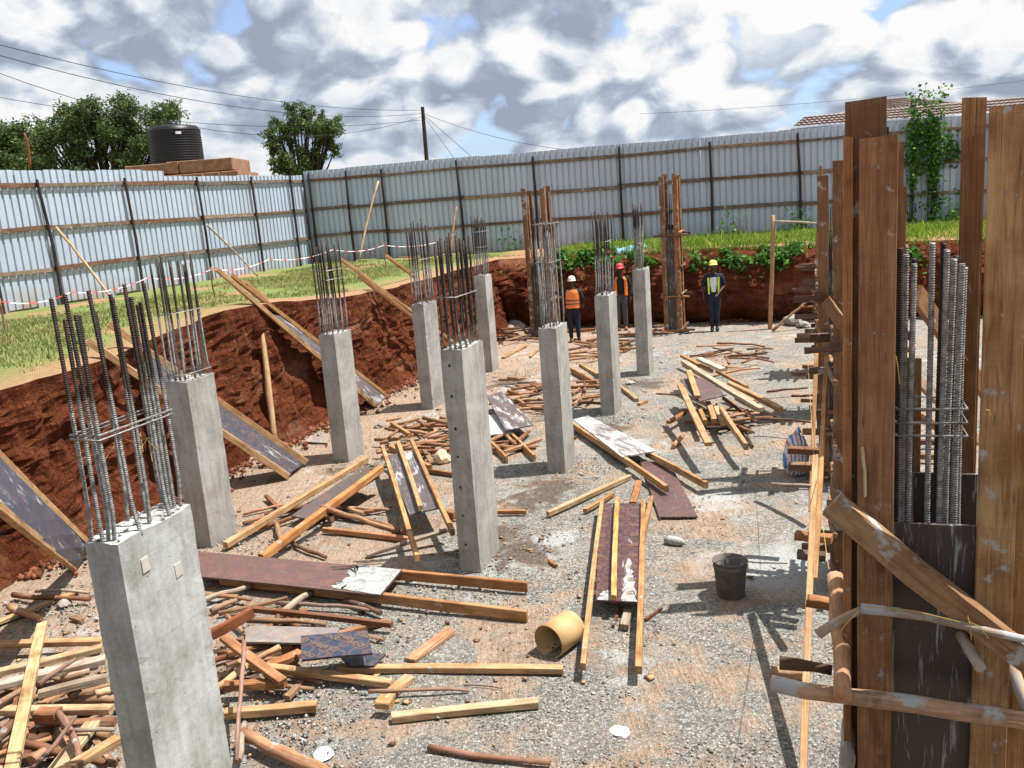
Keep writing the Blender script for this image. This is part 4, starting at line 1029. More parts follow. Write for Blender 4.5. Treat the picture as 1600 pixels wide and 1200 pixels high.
# timbers behind and beside the near formwork
tag(plank_obj('raking_brace', P(1254, 1225, .05), PU(1274, 715, -.30), .045, .075, PINE, None, 1), 'long fresh pine brace rising from the lower edge toward the second formwork', 'brace')
tag(plank_obj('raking_brace', PU(1273, 905, -1.0), PU(1292, 560, .5), .04, .07, (.58, .34, .16), None, 1), 'short steep pine brace beside the second formwork', 'brace')
tag(plank_obj('raking_brace', PU(1266, 800, 1.6), PU(1276, 545, 2.6), .04, .06, (.52, .30, .15), None, 1), 'narrow upright pine brace beside the third formwork', 'brace')
v, f = tube([PU(1295, 890, UK+.5), PU(1272, 720, .2), PU(1262, 560, 3)], [.003]*3, 4); o = mesh('string_line', v, f, YWIRE); tag(o, 'thin yellow string strung along the right-hand formwork row', 'string')
tag(plank_obj('raking_brace', PU(1434, 462, .6), P(1560, 640, .9), .05, .20, (.30, .16, .08), None, 1), 'wide dark brace board seen between the near rebar bundles', 'brace')
tag(plank_obj('raking_brace', PU(1430, 590, .8), P(1530, 690, .4), .05, .10, (.50, .36, .24), None, 1), 'pale upper brace seen between the near rebar bundles', 'brace')
tag(plank_obj('raking_brace', P(1420, 640, .5), P(1520, 700, .2), .05, .12, PINE2, None, 1), 'orange lower brace seen between the near rebar bundles', 'brace')
for k, (yy, cl_) in enumerate(((690, REDW), (712, OLD))):
    tag(plank_obj('timber_block', P(1425, yy, .1), P(1480, yy+1, .1), .07, .07, cl_, None, 1), ['upper short dark timber block between the near rebars', 'lower brown timber block between the near rebars'][k], 'timber block')

# extra sticks sticking out left of the formwork row
random.seed(21)
for k, (x1, y1, x2, y2, z, t_, cl_, lb) in enumerate((
    (1232, 703, 1285, 706, 1.05, 'p', REDW, 'upper block nailed across the formwork just above the striped sack'),
    (1232, 728, 1290, 730, 1.0, 'p', OLD, 'lower block nailed across the formwork in front of the striped sack'),
    (1205, 757, 1280, 760, .75, 's', GREYW, 'thin pale stick poking out left below the striped sack'),
    (1188, 655, 1272, 660, .25, 's', BRN, 'dark crooked stick on the floor beside the third formwork'),
    (1198, 612, 1262, 606, .12, 's', BRN, 'dark charred stick left of the third formwork'),
    (1243, 836, 1300, 842, .7, 'p', ORG, 'orange block poking out left of the second formwork'),
    (1246, 866, 1290, 870, .6, 'p', (.12, .10, .09), 'dark block poking out left of the second formwork'),
    (1206, 1050, 1262, 1052, .05, 'p', (.42, .28, .17), 'split slab end on the floor at the lower right'))):
    a, b = P(x1, y1, z), P(x2, y2, z)
    o = plank_obj('timber_block', a, b, .09, .06, cl_) if t_ == 'p' else stick_obj('wooden_stick', a, b, .022, cl_)
    tag(o, lb, 'timber block' if t_ == 'p' else 'stick')

# ================================================================ SHUTTERING PANELS AND LOOSE TIMBER
def lean(foot, px, py, over=.07):
    """upper end of a timber standing at foot and resting on the rim of the left cut, seen at px,py"""
    best = None
    for z in np.arange(2.0, 3.4, .01):
        e = P(px, py, z); v0, v1 = uv(foot)[1], uv(e)[1]
        if v1 > VL-.02: break
        t = (v0-(VL+.02))/(v0-v1); u_ = uv(foot)[0]+(uv(e)[0]-uv(foot)[0])*t; h = foot.z+(e.z-foot.z)*t; d_ = abs(h-(zg(u_, VL)+over))
        if best is None or d_ < best[0]: best = (d_, z)
    if best is None: print('LEAN none', px, py); return 2.4
    print('LEAN', px, py, 'z %.2f err %.2f' % (best[1], best[0])); return best[1]
def LB(x1, y1, z1, x2, y2, w_, h, col, over=.07):
    return (x1, y1, z1, x2, y2, lean(P(x1, y1, z1), x2, y2, over), w_, h, col)
def on_bat(b, t, off=0.0):
    a, e = P(*b[0:3]), P(*b[3:6]); q = a.lerp(e, t); return q+Vector((0, 0, off))
def panel(name, bats, plys, label, cat='shuttering panel', group='shuttering panels'):
    """bats: (x1,y1,z1,x2,y2,z2,w,h,col); plys: 4 pixel corners with z each, colour, cement amount"""
    pts = [P(b[0], b[1], b[2]) for b in bats]+[P(b[3], b[4], b[5]) for b in bats] or [P(*c[:3]) for c in plys[0][0]]
    c = sum(pts, Vector())/len(pts); c.z = 0
    root = empty(name, c, label, cat, group)
    for b in bats: plank_obj('batten', P(*b[0:3]), P(*b[3:6]), b[6], b[7], b[8], root, b[9] if len(b) > 9 else .95, bow=.008)
    out = []
    for cs, col, al in plys: out.append(ply_quad([P(*q) for q in cs], col, al, root))
    return root, out
def ply_quad(ps, col, al, parent, th=.018, name='plywood_board'):
    if (ps[1]-ps[0]).length < (ps[3]-ps[0]).length: ps = [ps[1], ps[2], ps[3], ps[0]]
    o0, ex = ps[0], (ps[1]-ps[0]); ey = ps[3]-ps[0]; X = ex.normalized(); Z = ex.cross(ey).normalized()
    if Z.z < 0: Z = -Z
    Yv = Z.cross(X); M = Matrix((X, Yv, Z)).transposed().to_4x4(); M.translation = o0
    loc = [(M.inverted() @ p) for p in ps]; nx = 6; V = []
    for s in (0, -th):
        for j in range(3):
            for i in range(nx+1):
                t, r_ = i/nx, j/2; p = loc[0].lerp(loc[1], t).lerp(loc[3].lerp(loc[2], t), r_); V.append((p.x, p.y, p.z+s+.003*math.sin(t*4+r_)))
    n = nx+1; Fc = []; m_ = 3*n
    for j in range(2):
        for i in range(nx): a = j*n+i; Fc.append((a, a+1, a+n+1, a+n)); Fc.append((a+m_, a+n+m_, a+n+1+m_, a+1+m_))
    for i in range(nx): Fc.append((i, i+m_, i+1+m_, i+1)); a = 2*n+i; Fc.append((a, a+1, a+1+m_, a+m_))
    for j in range(2): a = j*n; Fc.append((a, a+n, a+n+m_, a+m_)); a = j*n+nx; Fc.append((a, a+m_, a+n+m_, a+n))
    ob = mesh(name, V, Fc, PLY, parent); setworld(ob, M); ob.color = (*col, al); return ob
def surf_z(ob, x, y):
    k = [(1/(1e-4+(v.co.x-x)**2+(v.co.y-y)**2)**2, v.co.z) for v in list(ob.data.vertices)[:21]]; t = sum(w_ for w_, z in k); return sum(w_*z for w_, z in k)/t
def word(txt, parent, x, y, size, rot, mat=PRINT):
    cu = bpy.data.curves.new('printed_word', 'FONT'); cu.body = txt; cu.size = size; cu.align_x = 'CENTER'; cu.align_y = 'CENTER'; cu.resolution_u = 2
    t_ = bpy.data.objects.new('printed_word', cu); COL.objects.link(t_); bpy.context.view_layer.update()
    me = bpy.data.meshes.new_from_object(t_.evaluated_get(bpy.context.evaluated_depsgraph_get())); bpy.data.objects.remove(t_)
    me.materials.clear(); me.materials.append(mat); o = bpy.data.objects.new('printed_word', me); link(o, parent)
    o.location = (x, y, surf_z(parent, x, y)+.007); o.rotation_euler.z = rot; return o
def emblem(parent, x, y, r):
    V, Fc = [], []; n = 20
    for ri, (r0, r1) in enumerate(((r, r*.86), (r*.62, r*.5))):
        o = len(V)
        for k in range(n): a = 6.2832*k/n; V += [(r0*math.cos(a), r0*math.sin(a), 0), (r1*math.cos(a), r1*math.sin(a), 0)]
        for k in range(n): a = o+2*k; b = o+2*((k+1) % n); Fc.append((a, b, b+1, a+1))
    o = mesh('printed_emblem', V, Fc, PRINT, parent); o.location = (x, y, surf_z(parent, x, y)+.007)
    word('M', parent, x, y, r*.8, 0)
DKB = (.045, .032, .03); BLU = (.022, .034, .058); PUR = (.085, .055, .06)
def bbox(ob):
    xs = [v.co.x for v in ob.data.vertices]; ys = [v.co.y for v in ob.data.vertices]; return min(xs), max(xs), min(ys), max(ys)
def at_(ob, fx, fy): a, b, c, d = bbox(ob); return a+(b-a)*fx, c+(d-c)*fy
random.seed(31)
# leaning on the left cut
def ply_px(b0, b1, t0, t1, off=-.02):
    return [on_bat(b1, t0, off), on_bat(b0, t0, off), on_bat(b0, t1, off), on_bat(b1, t1, off)]
def leaning_panel(bats, ts, col, al, label):
    pts = [P(*b[0:3]) for b in bats]; c = sum(pts, Vector())/len(pts); c.z = 0
    root = empty('shuttering_panel', c, label, 'shuttering panel', 'shuttering panels')
    for b in bats: plank_obj('batten', P(*b[0:3]), P(*b[3:6]), b[6], b[7], b[8], root, .95, bow=.008)
    return ply_quad(ply_px(bats[0], bats[1], *ts), col, al, root) if ts else None
leaning_panel([LB(478, 722, .06, 170, 505, .06, .09, PINE, .12), LB(450, 744, .06, 136, 532, .06, .09, (.54, .35, .19), .12)], (.01, .80), (.04, .043, .055), .84,
              'shuttering panel leaning on the left cut beside the second column, blue film board')
leaning_panel([LB(604, 618, .05, 362, 430, .06, .07, PINE2, .10), LB(586, 634, .05, 338, 420, .06, .07, PINE, .10), LB(470, 512, 1.5, 384, 441, .05, .06, PINE2, .10)], (.0, .72), (.075, .075, .085), .74,
              'long panel leaning on the left cut behind the third column, whitened board')
leaning_panel([LB(745, 562, .05, 533, 405, .05, .06, PINE), LB(738, 572, .05, 548, 415, .05, .06, PINE2), LB(750, 580, .05, 560, 432, .05, .06, ORG)], None, None, 1,
              'three thin battens leaning on the left cut behind the fourth column')
q_ = LB(760, 515, .04, 604, 400, .05, .07, PINE2); tag(plank_obj('timber_plank', P(*q_[:3]), P(*q_[3:6]), .05, .07, PINE2), 'single plank leaning on the cut between fourth column and central rebars', 'plank')
b0 = LB(140, 852, .10, -60, 655, .05, .085, PINE, .10); b1 = LB(116, 888, .04, -75, 735, .05, .07, PINE, .10)
out = [leaning_panel([b0, b1], (.0, .95), (.055, .07, .105), .84, 'printed blue panel leaning on the cut at the far left edge behind the nearest column')]
ob = out[0]
for k in range(7):
    emblem(ob, *at_(ob, .08+k*.14, .30+.4*(k % 2)), .042); word('M', ob, *at_(ob, .08+k*.14, .72-.42*(k % 2)), .10, .5)
    if k % 2: word('WOOD', ob, *at_(ob, .02+k*.14, .28), .05, .5)
stick_obj('p', (0, 0, -50), (1, 0, -50), .01, OLD).data  # placeholder removed below
bpy.data.objects.remove(bpy.data.objects['p'])
tag(stick_obj('wooden_pole', P(430, 698, .03), P(404, 488, lean(P(430, 698, .03), 404, 488, .0)), .06, (.50, .33, .19), None, 1, .02, taper=.7), 'stout split pole propped upright against the left cut', 'pole')
tag(stick_obj('wooden_stick', P(432, 690, .03), P(415, 660, .35), .035, PINE2, None, 1, .02), 'short split stake beside the foot of the upright pole', 'stick')
tag(ply_quad([P(474, 690, .03), P(512, 692, .03), P(516, 674, .03), P(492, 674, .03)], (.24, .22, .19), .8, None, name='plywood_offcut'), 'small grey plywood offcut lying by the left cut', 'offcut')
# panel between second and third columns
panel('shuttering_panel', [(352, 852, .08, 572, 718, .22, .075, .075, PINE), (408, 872, .10, 596, 732, .34, .08, .085, (.52, .26, .10))],
      [([(455, 806, .12), (486, 812, .12), (590, 745, .26), (552, 738, .22)], (.085, .07, .068), .84)], 'panel lying on two long battens between the second and third columns')
panel('shuttering_panel', [(598, 700, .34, 652, 872, .24, .05, .07, (.54, .31, .14)), (622, 692, .40, 657, 794, .34, .055, .06, PINE), (643, 688, .40, 707, 832, .28, .05, .07, PINE2)],
      [([(640, 804, .28), (690, 792, .28), (648, 703, .36), (600, 712, .34)], (.06, .06, .068), .72)], 'glossy panel with three battens tilted on the rubble left of the central column')
# long dark panel in the lower left
LDP, _o = panel('shuttering_panel', [(330, 872, .09, 824, 917, .07, .045, .10, ORG), (345, 905, .09, 824, 962, .07, .05, .10, PINE2)],
      [([(306, 900, .15), (594, 930, .15), (628, 889, .15), (310, 862, .15)], (.10, .06, .052), 1.0)], 'long dark brown panel with one white end lying left of the central column')
def smear(parent, px, z, label_mat=DRYCEM, th=.002, jag=4.0):
    """thin skin of dried cement with a ragged outline on a board"""
    pts = []
    for i, (x, y, rough_) in enumerate(px):
        x2, y2, _ = px[(i+1) % len(px)]; n = 9 if rough_ else 2
        for k in range(n):
            t = k/n; j = random.uniform(-jag, jag) if rough_ and k else 0; pts.append(P(x+(x2-x)*t+j, y+(y2-y)*t+j*.3, z))
    c = sum(pts, Vector())/len(pts); m_ = len(pts); V = [c]+pts+[Vector((p.x, p.y, p.z-th)) for p in pts]
    Fc = [(0, i+1, (i+1) % m_+1) for i in range(m_)]+[(i+1, i+1+m_, (i+1) % m_+1+m_, (i+1) % m_+1) for i in range(m_)]
    o = mesh('cement_smear', V, Fc, label_mat, parent); setworld(o, Matrix.Identity(4)); return o
smear(LDP, [(520, 918, 1), (594, 929, 0), (627, 890, 0), (556, 882, 1), (546, 898, 1)], .155, jag=7)
# centre panel with printed film
rt_, out = panel('shuttering_panel', [(911, 1042, .12, 941, 783, .16, .045, .06, PINE), (959, 934, .2, 965, 780, .2, .05, .05, (.62, .38, .14)), (998, 1047, .12, 1005, 785, .16, .05, .07, PINE2)],
      [([(931, 938, .15), (999, 941, .15), (1004, 786, .15), (938, 786, .15)], (.055, .025, .03), .93)], 'panel with red-brown printed film and three battens right of the central column')
ob = out[0]
for k in range(9):
    for j in range(3): emblem(ob, *at_(ob, .07+k*.107, .16+j*.34), .040)
smear(rt_, [(972, 939, 0), (997, 940, 1), (990, 905, 1), (983, 868, 1), (977, 900, 1)], .156, jag=3); smear(rt_, [(933, 937, 0), (957, 938, 1), (955, 922, 1), (940, 925, 1)], .156, jag=3)
tag(plank_obj('timber_plank', P(989, 786, .1), P(998, 752, .05), .08, .03, ORG), 'short orange board end poking out above the printed panel', 'plank', GRP)
tag(plank_obj('timber_plank', P(1002, 850, .07), P(1018, 778, .05), .05, .06, PINE2), 'short orange batten lying at the right edge of the printed panel', 'plank', GRP)
ground_plank(983, 950, 975, 980, .07, .05, GREYW, 'short grey timber offcut at the foot of the printed panel')
ground_plank(969, 950, 958, 978, .025, .02, REDW, 'small brown splinter at the foot of the printed panel')
ground_plank(1008, 968, 1034, 950, .02, .02, REDW, 'tiny brown splinter right of the printed panel')
# white slab and dark board, right of the rough topped column
panel('shuttering_panel', [(894, 664, .10, 1042, 764, .12, .05, .085, (.50, .30, .15)), (1010, 708, .10, 1104, 758, .12, .045, .09, (.50, .32, .17))],
      [([(972, 714, .17), (1026, 704, .17), (918, 649, .17), (896, 655, .17)], (.13, .12, .12), .56)], 'white-smeared panel on battens right of the rough-topped column')
tag(ply_quad([P(1030, 808, .03), P(1090, 807, .03), P(1046, 722, .05), P(1000, 720, .05)], (.075, .045, .042), .90, None, name='plywood_board'), 'dark brown plywood board lying under the white-smeared panel', 'plywood board', GRP)
# behind the central column
tag(ply_quad([P(790, 672, .20), P(834, 664, .18), P(785, 611, .3), P(760, 618, .3)], (.07, .06, .06), .72, None, name='plywood_board'), 'dark plywood board with white streak propped right of the central column', 'plywood board', GRP)
tag(ply_quad([P(760, 680, .13), P(802, 676, .13), P(778, 646, .13), P(752, 650, .13)], (.35, .35, .35), .4, None, name='plywood_board'), 'white cement-covered board half hidden behind the central column', 'plywood board', GRP)
ground_plank(796, 678, 835, 716, .04, .10, PINE2, 'plank on edge poking out from under the streaked board', roll=.0)
ground_plank(768, 694, 792, 718, .04, .10, PINE2, 'shorter plank on edge left of the one under the streaked board')
random.seed(41)
def pile(n, x0, x1, y0, y1, lmin, lmax, cols_, label, group, zmax=.25, bar=.3, r=(.02, .036), kind=None):
    """sticks whose ends stay on the floor region; stacked upward"""
    for k in range(n):
        cx, cy = random.uniform(x0, x1), random.uniform(y0, y1); z = r[1]+.01+zmax*(k/n)*random.uniform(.3, 1)
        c = P(cx, cy, z); L = random.uniform(lmin, lmax); a = random.choice([random.gauss(0, .5), random.uniform(-1.5, 1.5), random.uniform(-1.5, 1.5)]); t = random.gauss(0, .05)
        d_ = Vector((math.cos(a), math.sin(a), t))*L/2; A, B = c-d_, c+d_
        A.z = max(A.z, .02); B.z = max(B.z, .02); cl_ = random.choice(cols_)
        if random.random() < bar: o = plank_obj('wooden_offcut', A, B, random.uniform(.045, .075), random.uniform(.03, .05), cl_)
        else: o = stick_obj('wooden_stick', A, B, random.uniform(*r), cl_, None, 1, random.choice([.01, .02, .06]))
        tn = {REDW: 'reddish', BRN: 'dark brown', OLD: 'brown', GREYW: 'grey', PINE2: 'orange', ORG: 'orange', PINE: 'pale'}.get(cl_, 'red-brown')
        fx = (cx-x0)/(x1-x0); fy = (cy-y0)/(y1-y0); ln = 'short' if L < (lmin+lmax)/2 else 'long'; sh = 'squared' if o.name.startswith('wooden_off') else 'round'
        ps = ('far ' if fy < .33 else 'near ' if fy > .66 else 'middle ')+('left' if fx < .33 else 'right' if fx > .66 else 'centre')
        tag(o, '%s %s %s, %s' % (sh, tn, label, ps), 'stick', group)
REDS = [REDW, (.27, .13, .07), BRN, (.33, .18, .10), OLD, (.38, .23, .14)]
pile(40, 600, 712, 655, 715, .3, .85, REDS, 'stick in the heap left of the central column', 'sticks heaped left of the central column', .28, .3)
pile(26, 795, 862, 590, 640, .3, .8, REDS+[GREYW], 'stick behind the rough-topped column', 'sticks heaped behind the rough-topped column', .22, .3)
pile(8, 775, 830, 680, 715, .4, .8, REDS, 'stick under the streaked board right of the central column', 'sticks under the streaked board', .1, .5)
pile(26, 893, 1000, 530, 562, .3, 1.1, REDS+[PINE2], 'stick scattered near the workers', 'sticks scattered near the workers', .12, .3)
pile(14, 785, 842, 505, 530, .5, 1.2, REDS+[GREYW], 'stick by the far stones', 'sticks heaped by the far stones', .2, .4)
pile(10, 895, 930, 590, 640, .4, .9, REDS, 'stick left of the splayed-rebar column', 'sticks left of the splayed-rebar column', .1, .3)
pile(16, 1110, 1190, 540, 585, .5, 1.0, [REDW, (.26, .11, .06), BRN, (.42, .2, .1)], 'branch in the open floor heap', 'branches heaped on the open floor', .15, .05, (.014, .024))
pile(10, 1010, 1075, 500, 520, .4, .9, REDS, 'offcut at the foot of the tall far formwork', 'offcuts by the far formwork', .1, .5)
ground_plank(786, 559, 822, 540, .07, .04, PINE2, 'pale plank near the far stones')
ground_plank(828, 558, 842, 545, .06, .04, PINE2, 'short plank beside the rough-topped rebar, far floor')
ground_plank(893, 578, 937, 602, .05, .10, PINE2, 'orange plank on edge left of the splayed-rebar column')
ground_plank(906, 570, 934, 586, .05, .06, PINE, 'small pine plank behind the splayed-rebar column')
ground_plank(968, 603, 995, 625, .06, .06, PINE, 'pale pine block right of the splayed-rebar column')
ground_plank(998, 632, 1010, 627, .06, .05, PINE2, 'tiny pine chip right of the splayed-rebar column')
ground_plank(895, 625, 937, 618, .04, .06, REDW, 'red-brown plank left of the splayed-rebar column foot')
ground_plank(965, 552, 985, 545, .05, .06, ORG, 'short orange block between the two far columns')
ground_plank(960, 522, 992, 524, .06, .05, ORG, 'nearer orange board in front of the red-helmeted worker')
ground_plank(958, 531, 992, 532, .06, .04, OLD, 'second orange board in front of the red-helmeted worker')
ground_plank(880, 518, 930, 515, .06, .08, ORG, 'orange board behind the white-helmeted worker')
ground_plank(930, 512, 990, 508, .06, .06, ORG, 'long board lying along the foot of the far cut')
ground_plank(1088, 506, 1150, 500, .05, .04, OLD, 'thin board at the foot of the far cut by the yellow-helmeted worker')
# big heap of planks on the right
hg = 'planks heaped on the open floor at right'
hp_ = [(1065, 556, .25, 1112, 580, .22, .07, .06, PINE2, 'short plank at the upper left of the right-hand heap'),
 (1068, 565, .55, 1190, 640, .35, .10, .06, (.50, .42, .32), 'long whitened plank at the top of the right-hand heap'),
 (1070, 570, .46, 1180, 630, .32, .12, .05, (.50, .33, .18), 'long plank under the whitened plank in the right-hand heap'),
 (1092, 561, .35, 1130, 578, .32, .12, .06, (.62, .56, .45), 'short cement-whitened plank on the upper edge of the right-hand heap'),
 (1120, 580, .20, 1168, 605, .12, .05, .06, PINE2, 'thin plank behind the long ones in the right-hand heap'),
 (1140, 600, .30, 1220, 640, .16, .09, .08, PINE, 'pale plank pointing right out of the heap with a dark end'),
 (1063, 602, .62, 1107, 694, .38, .09, .05, (.54, .32, .17), 'thick plank leaning toward the camera at the left of the right-hand heap'),
 (1076, 580, .60, 1090, 620, .52, .09, .045, PINE, 'short upright pale plank on the dark board of the right-hand heap'),
 (1092, 636, .30, 1102, 660, .28, .06, .07, PINE2, 'first stubby plank under the dark board of the heap'),
 (1106, 630, .32, 1116, 658, .28, .08, .07, PINE, 'second stubby plank under the dark board of the heap'),
 (1118, 636, .28, 1130, 662, .24, .07, .06, (.55, .42, .26), 'third whitish stubby plank under the dark board of the heap'),
 (1127, 640, .35, 1166, 698, .30, .06, .09, PINE, 'plank leaning toward the camera at the right of the heap'),
 (1044, 660, .15, 1070, 645, .16, .07, .05, ORG, 'short orange block at the left of the right-hand heap'),
 (1130, 622, .25, 1178, 658, .12, .04, .05, REDW, 'thin reddish batten inside the right-hand heap'),
 (1150, 622, .12, 1218, 655, .06, .05, .07, GREYW, 'grey plank low at the right of the heap'),
 (1104, 668, .22, 1138, 668, .22, .08, .03, DKB, 'dark board edge low in the heap')]
for h_ in hp_: tag(plank_obj('timber_plank', P(*h_[0:3]), P(*h_[3:6]), h_[6], h_[7], h_[8], None, .96, bow=.01), h_[9], 'plank', hg)
tag(ply_quad([P(1090, 628, .45), P(1136, 616, .45), P(1098, 590, .5), P(1062, 592, .5)], (.085, .055, .05), .9, None, name='plywood_board'), 'dark plywood board on the right-hand heap', 'plywood board', hg)
pile(18, 1095, 1165, 640, 668, .5, 1.0, REDS, 'stick inside the right-hand plank heap', 'sticks inside the right-hand heap', .22, .2)
ground_stick(1025, 615, 1062, 617, .015, BRN, 'thin stick left of the right-hand heap')
ground_stick(1052, 698, 1068, 680, .03, (.46, .24, .12), 'short round log left of the right-hand heap')
ground_stick(1158, 668, 1176, 698, .022, BRN, 'dark stick at the right foot of the right-hand heap')
ground_stick(1120, 537, 1195, 541, .025, (.28, .12, .07), 'straight reddish pole on top of the branch heap')
# scattered on the middle floor
ground_plank(856, 803, 984, 745, .06, .06, PALE, 'pale pine batten below the rough-topped column')
ground_plank(914, 798, 958, 772, .05, .05, PINE2, 'shorter orange batten beside the pale one')
ground_plank(870, 690, 900, 684, .03, .04, REDW, 'thin reddish offcut behind the rough-topped column foot')
ground_plank(778, 800, 822, 800, .05, .05, ORG, 'short orange offcut right of the central column')
ground_plank(858, 875, 869, 884, .03, .03, ORG, 'tiny chip of wood above the tan bucket')
ground_plank(573, 868, 700, 828, .07, .035, GREYW, 'grey-brown plank lying left of the central column foot', z1=.03, z2=.16)
ground_plank(505, 828, 640, 843, .05, .06, (.46, .23, .12), 'long reddish batten left of the tilted glossy panel')
ground_stick(503, 792, 625, 830, .032, (.36, .20, .12), 'thick crooked branch lying left of the glossy panel', z1=.25, z2=.05, bend=.08)
ground_stick(530, 805, 640, 836, .028, (.30, .15, .09), 'dark branch under the crooked one')
ground_stick(380, 804, 465, 786, .02, (.38, .2, .12), 'thin stick poking from under the two-batten panel, upper')
ground_stick(380, 818, 470, 796, .028, (.34, .18, .11), 'thicker stick poking from under the two-batten panel, lower')
ground_stick(433, 818, 445, 850, .035, (.30, .18, .11), 'round stick under the two-batten panel')
ground_stick(455, 848, 510, 870, .025, BRN, 'dark stick below the two-batten panel')
ground_plank(668, 735, 715, 742, .05, .06, ORG, 'orange plank behind the central column, left side')
ground_plank(700, 800, 712, 805, .08, .07, ORG, 'orange block against the central column')
ground_plank(540, 650, 570, 645, .04, .04, OLD, 'small batten near the third column')
ground_plank(604, 657, 626, 652, .04, .03, PINE2, 'tiny pale batten at the fourth column foot')
ground_plank(610, 698, 672, 730, .06, .07, PINE2, 'orange plank lying over the stick heap left of the central column', z1=.34, z2=.24)
ground_plank(612, 662, 640, 680, .05, .07, PINE2, 'short orange plank on top of the stick heap', z1=.3, z2=.3)
pile(10, 365, 600, 785, 870, .35, .9, REDS, 'stick between the second column and the glossy panel', 'sticks strewn left of the glossy panel', .06, .4)
pile(9, 320, 600, 925, 985, .4, .9, REDS+[GREYW], 'stick beside the long dark panel', 'sticks strewn below the long dark panel', .06, .4)
# lower centre
ground_plank(530, 1045, 880, 1046, .075, .05, PINE, 'long pale plank lying level left of the tan bucket')
ground_plank(372, 1036, 612, 1068, .07, .05, PINE, 'long pale plank running under the level one', z1=.14, z2=.05)
ground_plank(612, 1122, 842, 1098, .075, .055, PALE, 'weathered pine plank with nails in the lower centre')
ground_plank(594, 1100, 640, 1058, .10, .035, (.52, .31, .17), 'short diagonal plank crossing under the level one, lower part')
ground_plank(640, 1032, 704, 985, .11, .03, (.50, .30, .18), 'flat weathered plank above the level one')
ground_stick(576, 1081, 733, 1078, .016, (.30, .19, .13), 'thin straight stick below the level plank', z1=.06, z2=.03)
ground_stick(670, 1166, 860, 1192, .026, (.27, .15, .10), 'knobbly dark branch at the bottom centre', bend=.03)
ground_stick(725, 1070, 785, 1076, .005, BRN, 'thin dry twig above the nailed plank')
# lower left heap right of the nearest column
lg = 'timbers heaped right of the nearest column'
for q in ((396, 952, 612, 976, .05, .05, REDW, .12, .08, 'long reddish batten at the top of the lower left heap'),
          (330, 992, 395, 955, .06, .09, (.26, .09, .04), .18, .26, 'dark red timber angled up in the lower left heap'),
          (350, 996, 442, 1065, .08, .04, (.42, .22, .11), .34, .16, 'brown plank crossing down in front of the printed plywood'),
          (350, 1072, 446, 1068, .08, .06, ORG, .12, .10, 'orange stub plank left of the long pale plank'),
          (352, 1115, 495, 1103, .08, .06, PINE, .06, .06, 'pale plank in front of the nearest column, bottom'),
          (420, 1040, 470, 1020, .09, .05, (.44, .2, .09), .1, .1, 'short orange plank beneath the printed plywood'),
          (590, 1098, 612, 1100, .09, .05, PINE2, .1, .1, 'square timber end poking right under the level plank')):
    tag(plank_obj('timber_plank', P(q[0], q[1], q[7]), P(q[2], q[3], q[8]), q[4], q[5], q[6], None, .97), q[9], 'plank', lg)
for q in ((385, 970, 510, 975, .026, OLD, .14, .12, 'round stick above the grey plywood strip'),
          (540, 938, 595, 958, .028, BRN, .05, .05, 'dark stick under the long dark panel'),
          (430, 942, 580, 953, .022, (.24, .16, .12), .05, .05, 'thin wired stick under the long dark panel'),
          (330, 955, 375, 935, .028, (.30, .2, .14), .05, .06, 'stick end between nearest column and dark panel'),
          (385, 1042, 437, 1010, .03, (.50, .34, .2), .08, .2, 'short peeled log behind the crossing brown plank'),
          (335, 1078, 385, 1040, .035, (.58, .40, .22), .06, .14, 'peeled log end beside the nearest column'),
          (384, 1000, 368, 1190, .017, (.30, .19, .15), .48, .12, 'slim leaning stick standing in front of the heap'),
          (375, 1150, 520, 1215, .05, (.38, .21, .12), .08, .06, 'thick round log at the bottom beside the nearest column'),
          (372, 1190, 382, 1130, .028, GREYW, .1, .1, 'grey stick at the bottom beside the nearest column'),
          (340, 1020, 400, 1015, .026, REDW, .06, .06, 'dark stick low in the heap by the nearest column'),
          (335, 1055, 380, 1062, .03, OLD, .05, .05, 'brown stick low in the heap by the nearest column'),
          (500, 985, 600, 1000, .022, OLD, .04, .04, 'split stick behind the printed plywood')):
    tag(stick_obj('wooden_stick', P(q[0], q[1], q[6]), P(q[2], q[3], q[7]), q[4], q[5], None, .95, .03), q[8], 'stick', lg)
tag(ply_quad([P(382, 1003, .14), P(520, 1006, .14), P(530, 980, .14), P(386, 978, .14)], (.20, .18, .165), .86, None, name='plywood_strip'), 'grey worn plywood strip behind the printed piece', 'plywood strip', lg)
ob = ply_quad([P(471, 1031, .26), P(582, 1020, .26), P(574, 984, .28), P(470, 994, .28)], BLU, 1.0, None, name='plywood_offcut')
tag(ob, 'dark blue plywood offcut printed with diagonal words on the heap', 'offcut', lg)
lx = (P(582, 1020, .26)-P(471, 1031, .26)).length; ly = (P(471, 1031, .26)-P(470, 994, .28)).length
INK2 = PRINT
for (t, x, y, s_) in (('WOOD', .12, .22, .062), ('TIMBER', .27, .50, .062), ('WOOD', .40, .82, .062), ('TIMBER', .60, .74, .062), ('WOOD', .78, .40, .062), ('WOOD', .93, .62, .05)):
    word(t, ob, *at_(ob, x, y), s_, -.62)
for x, y in ((.50, .28), (.82, .82), (.07, .78)): emblem(ob, *at_(ob, x, y), .036)
o2 = ply_quad([P(545, 1040, .10), P(585, 1040, .08), P(603, 1021, .07), P(520, 1012, .14)], BLU, 1.0, None, name='plywood_offcut'); tag(o2, 'second blue printed plywood offcut under the first', 'offcut', lg)
word('TIMBER', o2, *at_(o2, .6, .45), .06, 0.1)
